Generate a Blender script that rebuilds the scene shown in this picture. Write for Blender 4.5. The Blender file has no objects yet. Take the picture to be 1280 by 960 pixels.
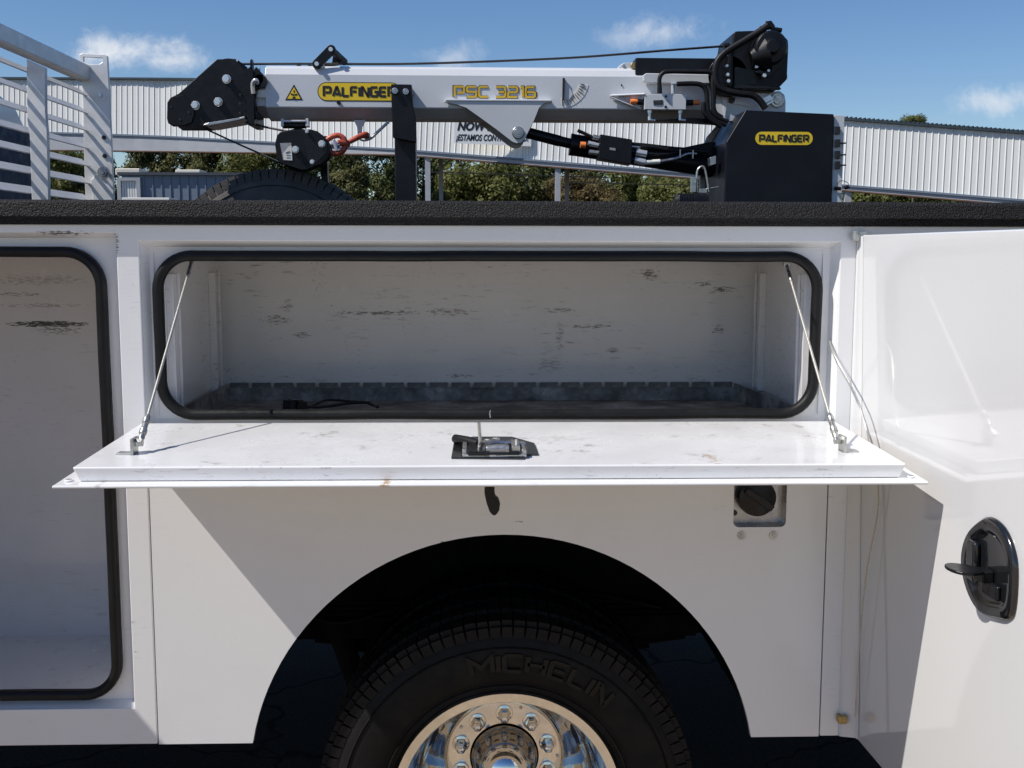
import bpy, bmesh, math, random
from mathutils import Vector, Matrix, Quaternion, noise
from mathutils.geometry import tessellate_polygon
random.seed(7)
SC = bpy.context.scene
COL = SC.collection

# ------------------------------------------------------------------ camera
F, VPX, HZ, ROLL, CAM = 1400.0, 595.0, 313.0, 0.1, Vector((0, -2.35, 1.65))
_ty = math.atan((480 - HZ) / F); _tx = math.atan((640 - VPX) / F * math.cos(_ty)); _r = math.radians(ROLL)
FW = Vector((math.sin(_tx) * math.cos(_ty), math.cos(_tx) * math.cos(_ty), -math.sin(_ty)))
_rt = FW.cross(Vector((0, 0, 1))).normalized(); _up = _rt.cross(FW)
RT = _rt * math.cos(_r) + _up * math.sin(_r); UP = _up * math.cos(_r) - _rt * math.sin(_r)
cam = bpy.data.objects.new('camera', bpy.data.cameras.new('camera')); COL.objects.link(cam)
cam.matrix_world = Matrix.Translation(CAM) @ Matrix((RT, UP, -FW)).transposed().to_4x4()
cam.data.sensor_width = 36; cam.data.lens = 36 * F / 1280
cam.data.clip_start = 0.05; cam.data.clip_end = 3000
SC.camera = cam

# ------------------------------------------------------------------ light, sky, exposure
SUN = Vector((-0.778, -0.29, 1.0)).normalized()          # towards the sun
ELEV = math.asin(SUN.z); AZ = math.atan2(SUN.x, SUN.y)
sun = bpy.data.objects.new('sun', bpy.data.lights.new('sun', 'SUN')); COL.objects.link(sun)
sun.data.energy = 4.5; sun.data.angle = math.radians(0.5); sun.data.color = (1.0, 0.945, 0.87)
sun.rotation_euler = SUN.to_track_quat('Z', 'Y').to_euler()
W = bpy.data.worlds.new('World'); SC.world = W; W.use_nodes = True
SKY_STRENGTH = 0.090
CLOUDS = [(165, 64, 85, 30, .95), (135, 60, 45, 24, .8), (205, 76, 60, 17, .8), (822, 40, 72, 26, .6), (785, 46, 45, 18, .35), (568, 73, 55, 26, .45),
          (1243, 128, 62, 26, .62), (1290, 122, 60, 28, .6), (560, -330, 300, 60, .8), (-500, -120, 260, 60, .9), (1900, -60, 300, 70, .9)]
def build_sky():
    nt = W.node_tree; N = nt.nodes; L = nt.links; N.clear()
    def nd(t, **k):
        n = N.new(t)
        for a, b in k.items(): setattr(n, a, b)
        return n
    def mt(op, a, b=None, c=None):
        n = nd('ShaderNodeMath', operation=op)
        for i, v in enumerate((a, b, c)):
            if v is None: continue
            if isinstance(v, (int, float)): n.inputs[i].default_value = v
            else: L.new(v, n.inputs[i])
        return n.outputs[0]
    sky = nd('ShaderNodeTexSky', sky_type='NISHITA'); sky.sun_disc = False
    sky.sun_elevation = ELEV; sky.sun_rotation = AZ; sky.air_density = 1.0; sky.dust_density = 0.25; sky.ozone_density = 3.2; sky.altitude = 150
    tc = nd('ShaderNodeTexCoord'); sp = nd('ShaderNodeSeparateXYZ'); L.new(tc.outputs['Generated'], sp.inputs[0])
    y = mt('MAXIMUM', sp.outputs[1], 0.02)
    u = mt('DIVIDE', sp.outputs[0], y); v = mt('DIVIDE', sp.outputs[2], y)
    cb = nd('ShaderNodeCombineXYZ'); L.new(u, cb.inputs[0]); L.new(v, cb.inputs[1])
    ns = nd('ShaderNodeTexNoise'); ns.inputs['Scale'].default_value = 26; ns.inputs['Detail'].default_value = 9; ns.inputs['Roughness'].default_value = .68
    ns.inputs['Distortion'].default_value = .25
    L.new(cb.outputs[0], ns.inputs['Vector'])
    dn = mt('MULTIPLY', mt('SUBTRACT', ns.outputs[0], 0.5), 2.6)
    tot = None
    for (px, py, w, h, s) in CLOUDS:
        d = FW + RT * ((px - 640) / F) + UP * ((480 - py) / F); cu, cv = d.x / d.y, d.z / d.y
        du = mt('DIVIDE', mt('SUBTRACT', u, cu), w / F); dv = mt('DIVIDE', mt('SUBTRACT', v, cv), h / F)
        r = mt('SQRT', mt('ADD', mt('MULTIPLY', du, du), mt('MULTIPLY', dv, dv)))
        m = mt('SUBTRACT', mt('ADD', 1.0, dn), r)
        ss = nd('ShaderNodeMapRange', interpolation_type='SMOOTHSTEP'); L.new(m, ss.inputs[0])
        ss.inputs[1].default_value = 0.0; ss.inputs[2].default_value = 1.25; ss.inputs[3].default_value = 0; ss.inputs[4].default_value = s
        tot = ss.outputs[0] if tot is None else mt('MAXIMUM', tot, ss.outputs[0])
    front = mt('GREATER_THAN', sp.outputs[1], 0.05)
    fac = mt('MULTIPLY', tot, front)
    hs = nd('ShaderNodeHueSaturation'); hs.inputs['Hue'].default_value = .508; hs.inputs['Saturation'].default_value = 1.2; hs.inputs['Value'].default_value = 1.0
    L.new(sky.outputs[0], hs.inputs['Color'])
    mx = nd('ShaderNodeMixRGB'); L.new(fac, mx.inputs[0]); L.new(hs.outputs[0], mx.inputs[1])
    mx.inputs[2].default_value = (7.8, 8.1, 8.6, 1)
    bg = nd('ShaderNodeBackground'); bg.inputs[1].default_value = SKY_STRENGTH; L.new(mx.outputs[0], bg.inputs[0])
    out = nd('ShaderNodeOutputWorld'); L.new(bg.outputs[0], out.inputs[0])
build_sky()
SC.view_settings.view_transform = 'Standard'; SC.view_settings.look = 'None'
SC.view_settings.exposure = 0.22; SC.view_settings.gamma = 1.0
SC.render.engine = 'CYCLES'
SC.cycles.max_bounces = 8; SC.cycles.diffuse_bounces = 4; SC.cycles.glossy_bounces = 4
SC.cycles.use_denoising = True; SC.cycles.sample_clamp_indirect = 6
SC.cycles.caustics_reflective = False; SC.cycles.caustics_refractive = False

# ------------------------------------------------------------------ geometry helpers
def P(px, py, Y):
    """world point on the plane y = Y that the camera sees at photo pixel (px, py)"""
    d = FW + RT * ((px - 640) / F) + UP * ((480 - py) / F)
    return CAM + d * ((Y - CAM.y) / d.y)
def PX(px, py, X):
    d = FW + RT * ((px - 640) / F) + UP * ((480 - py) / F)
    return CAM + d * ((X - CAM.x) / d.x)
def xz(pts, Y):
    return [(P(a, b, Y).x, P(a, b, Y).z) for a, b in pts]

class MB:
    def __init__(s): s.v = []; s.f = []
    def add(s, v, f):
        o = len(s.v); s.v += [tuple(p) for p in v]; s.f += [tuple(i + o for i in q) for q in f]; return s
    def box(s, x0, x1, y0, y1, z0, z1):
        v = [(x, y, z) for x in (x0, x1) for y in (y0, y1) for z in (z0, z1)]
        return s.add(v, [(0, 1, 3, 2), (4, 6, 7, 5), (0, 4, 5, 1), (2, 3, 7, 6), (0, 2, 6, 4), (1, 5, 7, 3)])
    def obox(s, c, ax, ay, az, hx, hy, hz):
        c = Vector(c); v = [c + ax * (i * hx) + ay * (j * hy) + az * (k * hz) for i in (-1, 1) for j in (-1, 1) for k in (-1, 1)]
        return s.add(v, [(0, 1, 3, 2), (4, 6, 7, 5), (0, 4, 5, 1), (2, 3, 7, 6), (0, 2, 6, 4), (1, 5, 7, 3)])
    def bar(s, a, b, w, h, up=(0, 0, 1)):
        a = Vector(a); b = Vector(b); d = (b - a); L = d.length; d.normalize(); sd = d.cross(Vector(up))
        if sd.length < 1e-4: sd = d.cross(Vector((0, 1, 0)))
        sd.normalize(); u = sd.cross(d)
        return s.obox((a + b) / 2, d, sd, u, L / 2, w / 2, h / 2)
    def prism(s, outer, y0, y1, holes=(), axis='y', taper=None):
        """outline in (x,z) extruded along y (axis 'y'), in (y,z) along x ('x') or in (x,y) along z ('z')"""
        def mk(a, b, t):
            return (a, t, b) if axis == 'y' else ((t, a, b) if axis == 'x' else (a, b, t))
        loops = [list(outer)] + [list(h) for h in holes]
        flat = [p for l in loops for p in l]
        tris = tessellate_polygon([[Vector((p[0], p[1], 0)) for p in l] for l in loops])
        n = len(flat); V = [mk(p[0], p[1], y0) for p in flat]
        if taper:
            cx = sum(p[0] for p in outer) / len(outer); cz = sum(p[1] for p in outer) / len(outer)
            V += [mk(cx + (p[0] - cx) * taper, cz + (p[1] - cz) * taper, y1) for p in flat]
        else: V += [mk(p[0], p[1], y1) for p in flat]
        Fc = [tuple(t) for t in tris] + [tuple(i + n for i in reversed(t)) for t in tris]
        o = 0
        for l in loops:
            m = len(l)
            for i in range(m):
                j = (i + 1) % m; Fc.append((o + i, o + j, o + j + n, o + i + n))
            o += m
        return s.add(V, Fc)
    def tube(s, pts, r, n=8, closed=False, cap=True):
        pts = [Vector(p) for p in pts]; m = len(pts); V = []; Fc = []
        rr = r if isinstance(r, (list, tuple)) else [r] * m
        prev = None
        for i, p in enumerate(pts):
            if closed: d = pts[(i + 1) % m] - pts[i - 1]
            else: d = pts[min(i + 1, m - 1)] - pts[max(i - 1, 0)]
            d.normalize()
            if prev is None:
                a = d.orthogonal().normalized()
            else:
                a = (prev - d * prev.dot(d)).normalized()
            prev = a; b = d.cross(a)
            for k in range(n):
                t = 2 * math.pi * k / n; V.append(p + a * (math.cos(t) * rr[i]) + b * (math.sin(t) * rr[i]))
        for i in range(m if closed else m - 1):
            j = (i + 1) % m
            for k in range(n):
                l = (k + 1) % n; Fc.append((i * n + k, i * n + l, j * n + l, j * n + k))
        if cap and not closed: Fc += [tuple(reversed(range(n))), tuple((m - 1) * n + k for k in range(n))]
        return s.add(V, Fc)
    def lathe(s, prof, c, axis=(0, 1, 0), n=48, a0=0, a1=2 * math.pi):
        """prof = (radius, distance along axis)"""
        c = Vector(c); ax = Vector(axis).normalized(); u = ax.orthogonal().normalized()
        if abs(ax.y) > .99: u = Vector((1, 0, 0))
        w = ax.cross(u); V = []; Fc = []; m = len(prof); full = abs(a1 - a0 - 2 * math.pi) < 1e-6; cnt = n if full else n + 1
        for k in range(cnt):
            t = a0 + (a1 - a0) * k / n
            for (r, d) in prof: V.append(c + ax * d + u * (r * math.cos(t)) + w * (r * math.sin(t)))
        for k in range(n):
            l = (k + 1) % cnt
            for i in range(m - 1): Fc.append((k * m + i, k * m + i + 1, l * m + i + 1, l * m + i))
        return s.add(V, Fc)
    def cyl(s, c, r, h, axis=(0, 1, 0), n=20, bev=0.0):
        b = bev or min(r, h) * .08
        return s.lathe([(0.0001, 0), (r - b, 0), (r, b), (r, h - b), (r - b, h), (0.0001, h)], c, axis, n)
    def build(s, name, mat, parent=None, smooth=None, bevel=0, loc=None, label=None, kind=None, segs=2):
        me = bpy.data.meshes.new(name); me.from_pydata(s.v, [], s.f); me.validate()
        bm = bmesh.new(); bm.from_mesh(me); bmesh.ops.remove_doubles(bm, verts=bm.verts, dist=1e-6)
        bmesh.ops.recalc_face_normals(bm, faces=bm.faces); bm.to_mesh(me); bm.free()
        me.materials.append(mat)
        o = bpy.data.objects.new(name, me); COL.objects.link(o)
        if smooth is not None:
            for p in me.polygons: p.use_smooth = True
            me.set_sharp_from_angle(angle=math.radians(smooth))
        if bevel:
            b = o.modifiers.new('bevel', 'BEVEL'); b.width = bevel; b.segments = segs; b.limit_method = 'ANGLE'; b.angle_limit = math.radians(35)
            b.use_clamp_overlap = True
            b.harden_normals = True
        if loc: o.location = loc
        if parent is not None: attach(o, parent)
        if label: o['label'] = label
        if kind: o['kind'] = kind
        return o
WP = {}
def wpos(o):
    return WP.get(o.name, o.location.copy() if o.parent is None else Vector((0, 0, 0)))
def attach(o, parent):
    WP[o.name] = o.location.copy()
    o.parent = parent; o.matrix_parent_inverse = Matrix.Translation(-wpos(parent))
def thing(name, label, cat, loc, group=None):
    o = bpy.data.objects.new(name, None); COL.objects.link(o); o.location = loc; WP[o.name] = Vector(loc)
    o.empty_display_size = .2; o['label'] = label; o['category'] = cat
    if group: o['group'] = group
    return o
def tag(o, label, cat, group=None):
    o['label'] = label; o['category'] = cat
    if group: o['group'] = group
    return o
def clone(o, loc, parent):
    c = o.copy(); COL.objects.link(c); c.location = loc; c.parent = None
    WP[c.name] = Vector(loc); c.parent = parent; c.matrix_parent_inverse = Matrix.Translation(-wpos(parent)); return c
def rrect(x0, x1, z0, z1, r, n=10):
    out = []
    for cx, cz, a in ((x1 - r, z1 - r, 0), (x0 + r, z1 - r, 90), (x0 + r, z0 + r, 180), (x1 - r, z0 + r, 270)):
        for k in range(n + 1):
            t = math.radians(a + 90 * k / n); out.append((cx + r * math.cos(t), cz + r * math.sin(t)))
    return out
def smooth_path(pts, n=6):
    """Catmull-Rom through 3-D points"""
    pts = [Vector(p) for p in pts]; out = []
    for i in range(len(pts) - 1):
        p0 = pts[max(i - 1, 0)]; p1 = pts[i]; p2 = pts[i + 1]; p3 = pts[min(i + 2, len(pts) - 1)]
        for k in range(n):
            t = k / n
            out.append(0.5 * ((2 * p1) + (p2 - p0) * t + (2 * p0 - 5 * p1 + 4 * p2 - p3) * t * t + (3 * p1 - p0 - 3 * p2 + p3) * t ** 3))
    out.append(pts[-1]); return out

# ------------------------------------------------------------------ materials
def mat_new(name):
    m = bpy.data.materials.new(name); m.use_nodes = True; nt = m.node_tree
    return m, nt.nodes, nt.links, nt.nodes['Principled BSDF']
def nz(N, L, src, scale, detail=4, rough=.55, stretch=None, dist=0.0):
    n = N.new('ShaderNodeTexNoise'); n.inputs['Scale'].default_value = scale; n.inputs['Detail'].default_value = detail
    n.inputs['Roughness'].default_value = rough; n.inputs['Distortion'].default_value = dist
    if stretch:
        mp = N.new('ShaderNodeMapping'); mp.inputs['Scale'].default_value = stretch; L.new(src, mp.inputs[0]); L.new(mp.outputs[0], n.inputs['Vector'])
    else: L.new(src, n.inputs['Vector'])
    return n.outputs[0]
def ramp(N, L, src, a, b, lo=0.0, hi=1.0):
    r = N.new('ShaderNodeMapRange'); L.new(src, r.inputs[0]); r.inputs[1].default_value = a; r.inputs[2].default_value = b
    r.inputs[3].default_value = lo; r.inputs[4].default_value = hi; return r.outputs[0]
def mth(N, L, op, a, b=None):
    n = N.new('ShaderNodeMath'); n.operation = op
    for i, v in enumerate((a, b)):
        if v is None: continue
        if isinstance(v, (int, float)): n.inputs[i].default_value = v
        else: L.new(v, n.inputs[i])
    return n.outputs[0]
def mix(N, L, fac, a, b):
    n = N.new('ShaderNodeMixRGB'); 
    if isinstance(fac, (int, float)): n.inputs[0].default_value = fac
    else: L.new(fac, n.inputs[0])
    for i, v in ((1, a), (2, b)):
        if isinstance(v, tuple): n.inputs[i].default_value = (*v, 1)
        else: L.new(v, n.inputs[i])
    return n.outputs[0]
def bump(N, L, bsdf, h, strength, dist=.01):
    b = N.new('ShaderNodeBump'); b.inputs['Strength'].default_value = strength; b.inputs['Distance'].default_value = dist
    L.new(h, b.inputs['Height']); L.new(b.outputs[0], bsdf.inputs['Normal'])
def simple(name, col, rough=.4, metal=0.0, var=.12, scale=12, bmp=0.0, bscale=60, coat=0.0, spec=.5):
    m, N, L, B = mat_new(name); tc = N.new('ShaderNodeTexCoord').outputs['Object']
    n = nz(N, L, tc, scale, 5)
    c2 = tuple(min(1, c * (1 + var)) for c in col); c1 = tuple(c * (1 - var) for c in col)
    L.new(mix(N, L, ramp(N, L, n, .3, .7), c1, c2), B.inputs['Base Color'])
    L.new(ramp(N, L, nz(N, L, tc, scale * 2.3, 4), .3, .7, max(.02, rough * .75), min(1, rough * 1.25)), B.inputs['Roughness'])
    B.inputs['Metallic'].default_value = metal; B.inputs['Coat Weight'].default_value = coat; B.inputs['Specular IOR Level'].default_value = spec
    if bmp: bump(N, L, B, nz(N, L, tc, bscale, 3), bmp, .002)
    return m
def paint(name, col=(.77, .775, .78), rough=.16, scuff=0.0, marks=(), dust=.0, coat=.35, wave=.02, spec=.5):
    """white enamel; scuff = amount of general scratches, marks = (x, z, half width, half height, amount, colour)"""
    m, N, L, B = mat_new(name); tc = N.new('ShaderNodeTexCoord').outputs['Object']
    base = mix(N, L, ramp(N, L, nz(N, L, tc, 3, 5), .35, .7), tuple(c * .985 for c in col), col)
    if dust:
        d = mth(N, L, 'MULTIPLY', ramp(N, L, nz(N, L, tc, 5, 7, .65), .45, .75), dust)
        base = mix(N, L, d, base, (.42, .38, .33))
    if scuff:
        reg = ramp(N, L, nz(N, L, tc, 5.5, 3), .40, .58)
        lin = ramp(N, L, nz(N, L, tc, 1, 8, .75, (22, 22, 150)), .57, .66)
        spk = ramp(N, L, nz(N, L, tc, 120, 4, .7), .60, .68)
        reg2 = ramp(N, L, nz(N, L, tc, 9, 3), .56, .66)
        f = mth(N, L, 'MAXIMUM', mth(N, L, 'MULTIPLY', reg, lin), mth(N, L, 'MULTIPLY', reg2, spk))
        base = mix(N, L, mth(N, L, 'MULTIPLY', f, scuff), base, (.10, .085, .075))
    if marks:
        sp = N.new('ShaderNodeSeparateXYZ'); L.new(tc, sp.inputs[0])
        fine = nz(N, L, tc, 1, 6, .75, (60, 60, 330))
        for (cx, cz, wx, wz, am, colr) in marks:
            dx = mth(N, L, 'DIVIDE', mth(N, L, 'SUBTRACT', sp.outputs[0], cx), wx); dz = mth(N, L, 'DIVIDE', mth(N, L, 'SUBTRACT', sp.outputs[2], cz), wz)
            r = mth(N, L, 'ADD', mth(N, L, 'MULTIPLY', dx, dx), mth(N, L, 'MULTIPLY', dz, dz))
            k = mth(N, L, 'SUBTRACT', 1.0, r)
            k = mth(N, L, 'ADD', mth(N, L, 'MULTIPLY', k, .5), mth(N, L, 'MULTIPLY', mth(N, L, 'SUBTRACT', fine, .5), 4.2))
            f = mth(N, L, 'MULTIPLY', ramp(N, L, k, .38 - (.35 if am > 1 else 0), .55 - (.35 if am > 1 else 0)), mth(N, L, 'GREATER_THAN', mth(N, L, 'SUBTRACT', 1.0, r), 0.0))
            base = mix(N, L, mth(N, L, 'MULTIPLY', f, min(am, 1.0)), base, colr)
    L.new(base, B.inputs['Base Color'])
    L.new(ramp(N, L, nz(N, L, tc, 6, 5), .3, .7, rough * .7, rough * 1.4), B.inputs['Roughness'])
    B.inputs['Coat Weight'].default_value = coat; B.inputs['Coat Roughness'].default_value = .04; B.inputs['Specular IOR Level'].default_value = spec
    if wave: bump(N, L, B, nz(N, L, tc, 2.5, 2), wave, .02)
    return m
BRN = (.12, .07, .045); BLK = (.035, .03, .028)
def zx(px, py, Y): p = P(px, py, Y); return p.x, p.z
def mk(px, py, hw, hh, Y, am, col):
    x, z = zx(px, py, Y); s = (Y + 2.35) / F; return (x, z, hw * s, hh * s, am, col)
M = {}
M['paint'] = paint('white_body_paint', scuff=.10, dust=.05)
M['frame'] = paint('white_frame_paint', scuff=.18, dust=.06, marks=[mk(75, 291, 45, 4, 0, .8, BRN), mk(145, 303, 5, 16, 0, .9, BRN), mk(80, 291, 22, 3, 0, .9, BLK),
             mk(166, 778, 9, 2, 0, .6, BRN), mk(168, 815, 7, 2, 0, .6, BRN), mk(648, 652, 6, 1.6, 0, .0, BLK)])
M['fender'] = paint('white_fender_paint', scuff=.09, dust=.07, wave=.06, marks=[mk(648, 652, 7, 2, 0, 1, BLK), mk(553, 678, 3, 1.5, 0, .9, BLK), mk(690, 672, 3, 1.2, 0, .9, BLK)])
M['interior'] = paint('scuffed_white_interior', col=(.70, .685, .68), scuff=.62, dust=.14, rough=.2, marks=[mk(60, 405, 52, 4, .52, 1.2, BLK), mk(72, 412, 34, 8, .52, .7, BLK), mk(60, 382, 60, 4, .52, .5, BRN), mk(50, 350, 70, 8, .52, .4, BRN), mk(20, 368, 40, 3, .52, .6, BLK),
             mk(345, 400, 22, 7, .52, .75, BLK), mk(360, 382, 8, 9, .52, .6, BLK), mk(378, 419, 14, 5, .52, .8, BLK), mk(475, 391, 70, 3.5, .52, .8, BLK), mk(560, 390, 34, 6, .52, .7, BRN), mk(700, 388, 25, 4, .52, .6, BLK),
             mk(812, 343, 14, 9, .52, .8, BLK), mk(880, 354, 14, 5, .52, 1, BLK), mk(905, 362, 26, 5, .52, .8, BLK), mk(738, 408, 36, 3, .52, .75, BLK), mk(898, 412, 10, 6, .52, .7, BLK), mk(765, 438, 10, 4, .52, .7, BLK), mk(688, 455, 20, 12, .52, .45, BLK), mk(700, 420, 6, 26, .52, .5, BLK),
             mk(575, 470, 22, 3, .52, .8, BLK)])
M['interior_left'] = paint('white_interior_left', col=(.70, .685, .68), scuff=.3, dust=.14, rough=.2, marks=[mk(60, 405, 52, 4, .52, 1.2, BLK), mk(72, 412, 34, 8, .52, .7, BLK), mk(60, 382, 60, 4, .52, .5, BRN), mk(50, 350, 70, 8, .52, .4, BRN), mk(20, 368, 40, 3, .52, .6, BLK),
             mk(345, 400, 22, 7, .52, .75, BLK), mk(360, 382, 8, 9, .52, .6, BLK), mk(378, 419, 14, 5, .52, .8, BLK), mk(475, 391, 70, 3.5, .52, .8, BLK), mk(560, 390, 34, 6, .52, .7, BRN), mk(700, 388, 25, 4, .52, .6, BLK),
             mk(812, 343, 14, 9, .52, .8, BLK), mk(880, 354, 14, 5, .52, 1, BLK), mk(905, 362, 26, 5, .52, .8, BLK), mk(738, 408, 36, 3, .52, .75, BLK), mk(898, 412, 10, 6, .52, .7, BLK), mk(765, 438, 10, 4, .52, .7, BLK), mk(688, 455, 20, 12, .52, .45, BLK), mk(700, 420, 6, 26, .52, .5, BLK),
             mk(575, 470, 22, 3, .52, .8, BLK)])
M['door'] = paint('white_door_paint', col=(.65, .655, .66), rough=.07, scuff=.06, dust=.02, coat=.5, wave=.012)
M['pan'] = paint('white_pan_paint', scuff=.55, dust=.13, marks=[mk(873, 556, 14, 1.2, -.22, .7, (.42, .30, .16)), mk(215, 570, 30, 1.6, -.26, .5, (.4, .4, .4)), mk(700, 545, 60, .7, -.15, .5, (.5, .48, .45))], rough=.25, wave=.0)
M['skin'] = paint('white_door_skin_paint', scuff=.25, dust=.08, marks=[mk(482, 601, 9, 30, -.425, 1, (.42, .26, .10)), mk(126, 604, 5, 30, -.42, .7, (.4, .38, .35))])
M['rubber'] = simple('black_rubber_seal', (.005, .005, .0055), .5, spec=.3, bmp=.3, bscale=80, var=.4)
M['black'] = simple('black_powder_coat', (.006, .0065, .009), .38, spec=.28, var=.35, scale=20, bmp=.15, bscale=200)
M['plastic'] = simple('black_plastic', (.007, .0075, .009), .34, spec=.35, var=.3, scale=25)
M['gloss_black'] = simple('gloss_black_trim', (.01, .011, .013), .14, var=.2, coat=.6)
M['cover'] = simple('black_cover_paint', (.0045, .005, .009), .36, spec=.26, var=.5, scale=5)
M['under'] = simple('underbody_black', (.008, .008, .009), .9, var=.4, spec=.1)
M['tyre'] = simple('tyre_rubber', (.009, .0085, .0085), .6, spec=.18, var=.3, bmp=.35, bscale=150, scale=9)
M['tyre_logo'] = simple('tyre_lettering', (.006, .006, .006), .4, var=.2, spec=.25)
M['grey'] = simple('crane_grey_paint', (.56, .58, .60), .3, var=.04, scale=4, coat=.2)
M['boom'] = simple('crane_light_paint', (.61, .63, .66), .28, var=.03, scale=3, coat=.3)
M['alu'] = simple('brushed_aluminium', (.74, .74, .735), .4, metal=.25, var=.08, scale=18, bmp=.05, bscale=240)
M['zinc'] = simple('zinc_plated_steel', (.50, .50, .47), .34, metal=.85, var=.3, scale=70, bmp=.2, bscale=160)
M['steel'] = simple('steel', (.42, .42, .43), .3, metal=.9, var=.2, scale=40)
M['bolt'] = simple('bright_bolt', (.72, .72, .73), .25, metal=.6, var=.1)
M['hubmetal'] = simple('dull_hub_metal', (.28, .255, .23), .14, metal=1.0, var=.15, scale=30)
M['tyre_dusty_sunlit'] = simple('dusty_sunlit_tyre_rubber', (.095, .090, .085), .7, var=.3, bmp=.35, bscale=150, scale=9, spec=.3)  # dusty rubber, with the sunlight on the spare put into a lighter colour
M['brass'] = simple('brass', (.45, .33, .14), .4, metal=.8, var=.3, scale=80)
M['orange'] = simple('orange_cap', (.80, .22, .05), .45, var=.1)
M['red'] = simple('worn_red_hook_paint', (.42, .07, .035), .45, var=.35, scale=60)
M['yellow'] = simple('yellow_decal', (.83, .58, .02), .35, var=.05)
M['gold'] = simple('gold_lettering', (.62, .41, .035), .35, var=.05)
M['ink'] = simple('black_print', (.015, .014, .013), .4, var=.1)
M['sticker'] = simple('white_sticker', (.72, .71, .66), .4, var=.08, scale=40)
M['white'] = simple('white_vinyl', (.86, .86, .85), .5, var=.02, scale=2)
M['greylabel'] = simple('grey_label', (.30, .31, .33), .4, var=.2, scale=60)
M['navy'] = simple('navy_cab_glass', (.012, .030, .070), .5, var=.1, spec=.15)
M['rope'] = simple('wire_rope', (.035, .035, .038), .5, metal=.4, var=.5, scale=300)
M['cable'] = simple('steel_cable', (.50, .49, .44), .35, metal=.6, var=.15, scale=200)
M['clad'] = simple('white_wall_cladding', (.78, .785, .76), .45, var=.03, scale=.6)
def vary(m, amt):
    N = m.node_tree.nodes; L = m.node_tree.links; B = N['Principled BSDF']; src = B.inputs['Base Color'].links[0].from_socket
    oi = N.new('ShaderNodeObjectInfo'); f = ramp(N, L, oi.outputs['Random'], 0, 1, 0, amt); L.new(mix(N, L, f, src, (.30, .30, .29)), B.inputs['Base Color'])
vary(M['clad'], .16)
M['flash'] = simple('dark_roof_flashing', (.03, .045, .055), .5, var=.15, scale=3)
M['beam'] = simple('grey_steel_beam', (.36, .38, .41), .5, var=.08, scale=1.5)
M['rust'] = simple('brown_beam_edge', (.13, .07, .045), .7, var=.3, scale=3)
M['post'] = simple('galvanised_post', (.42, .44, .46), .5, var=.1, scale=3)
M['blueshed'] = simple('blue_grey_shed_wall', (.15, .19, .25), .6, var=.06, scale=.5)
M['shedroof'] = simple('shed_roof_dark', (.05, .06, .08), .6, var=.1)
M['skylight'] = simple('cream_roof_unit', (.72, .68, .58), .5, var=.05)
M['bark'] = simple('tree_bark', (.12, .09, .07), .9, var=.3, scale=3, bmp=.5, bscale=20)

def make_liner():
    m, N, L, B = mat_new('black_spray_liner'); tc = N.new('ShaderNodeTexCoord').outputs['Object']
    n = nz(N, L, tc, 300, 3, .6); v = N.new('ShaderNodeTexVoronoi'); v.inputs['Scale'].default_value = 300; L.new(tc, v.inputs['Vector'])
    L.new(mix(N, L, ramp(N, L, n, .4, .7), (.006, .006, .007), (.030, .030, .031)), B.inputs['Base Color'])
    B.inputs['Roughness'].default_value = .62
    bump(N, L, B, mth(N, L, 'ADD', n, mth(N, L, 'MULTIPLY', v.outputs['Distance'], -.8)), 1.0, .004); B.inputs['Specular IOR Level'].default_value = .3; return m
M['liner'] = make_liner()
def make_galv():
    m, N, L, B = mat_new('galvanised_tray'); tc = N.new('ShaderNodeTexCoord').outputs['Object']
    v = N.new('ShaderNodeTexVoronoi'); v.inputs['Scale'].default_value = 75; L.new(tc, v.inputs['Vector'])
    n = nz(N, L, tc, 9, 7, .7); sp = N.new('ShaderNodeSeparateColor'); L.new(v.outputs['Color'], sp.inputs[0])
    a = mix(N, L, ramp(N, L, sp.outputs[0], 0, 1), (.24, .235, .225), (.38, .375, .36))
    a = mix(N, L, ramp(N, L, n, .42, .62), (.10, .095, .09), a)
    L.new(a, B.inputs['Base Color']); B.inputs['Metallic'].default_value = .1; B.inputs['Specular IOR Level'].default_value = .3; B.inputs['Roughness'].default_value = .6; return m
M['galv'] = make_galv()
def make_chrome():
    m, N, L, B = mat_new('polished_aluminium_rim'); tc = N.new('ShaderNodeTexCoord').outputs['Object']
    n = nz(N, L, tc, 30, 6, .7)
    L.new(mix(N, L, ramp(N, L, n, .35, .75), (.80, .79, .77), (.66, .64, .61)), B.inputs['Base Color'])
    B.inputs['Metallic'].default_value = 1; L.new(ramp(N, L, n, .3, .8, .04, .16), B.inputs['Roughness']); return m
M['chrome'] = make_chrome()
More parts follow.
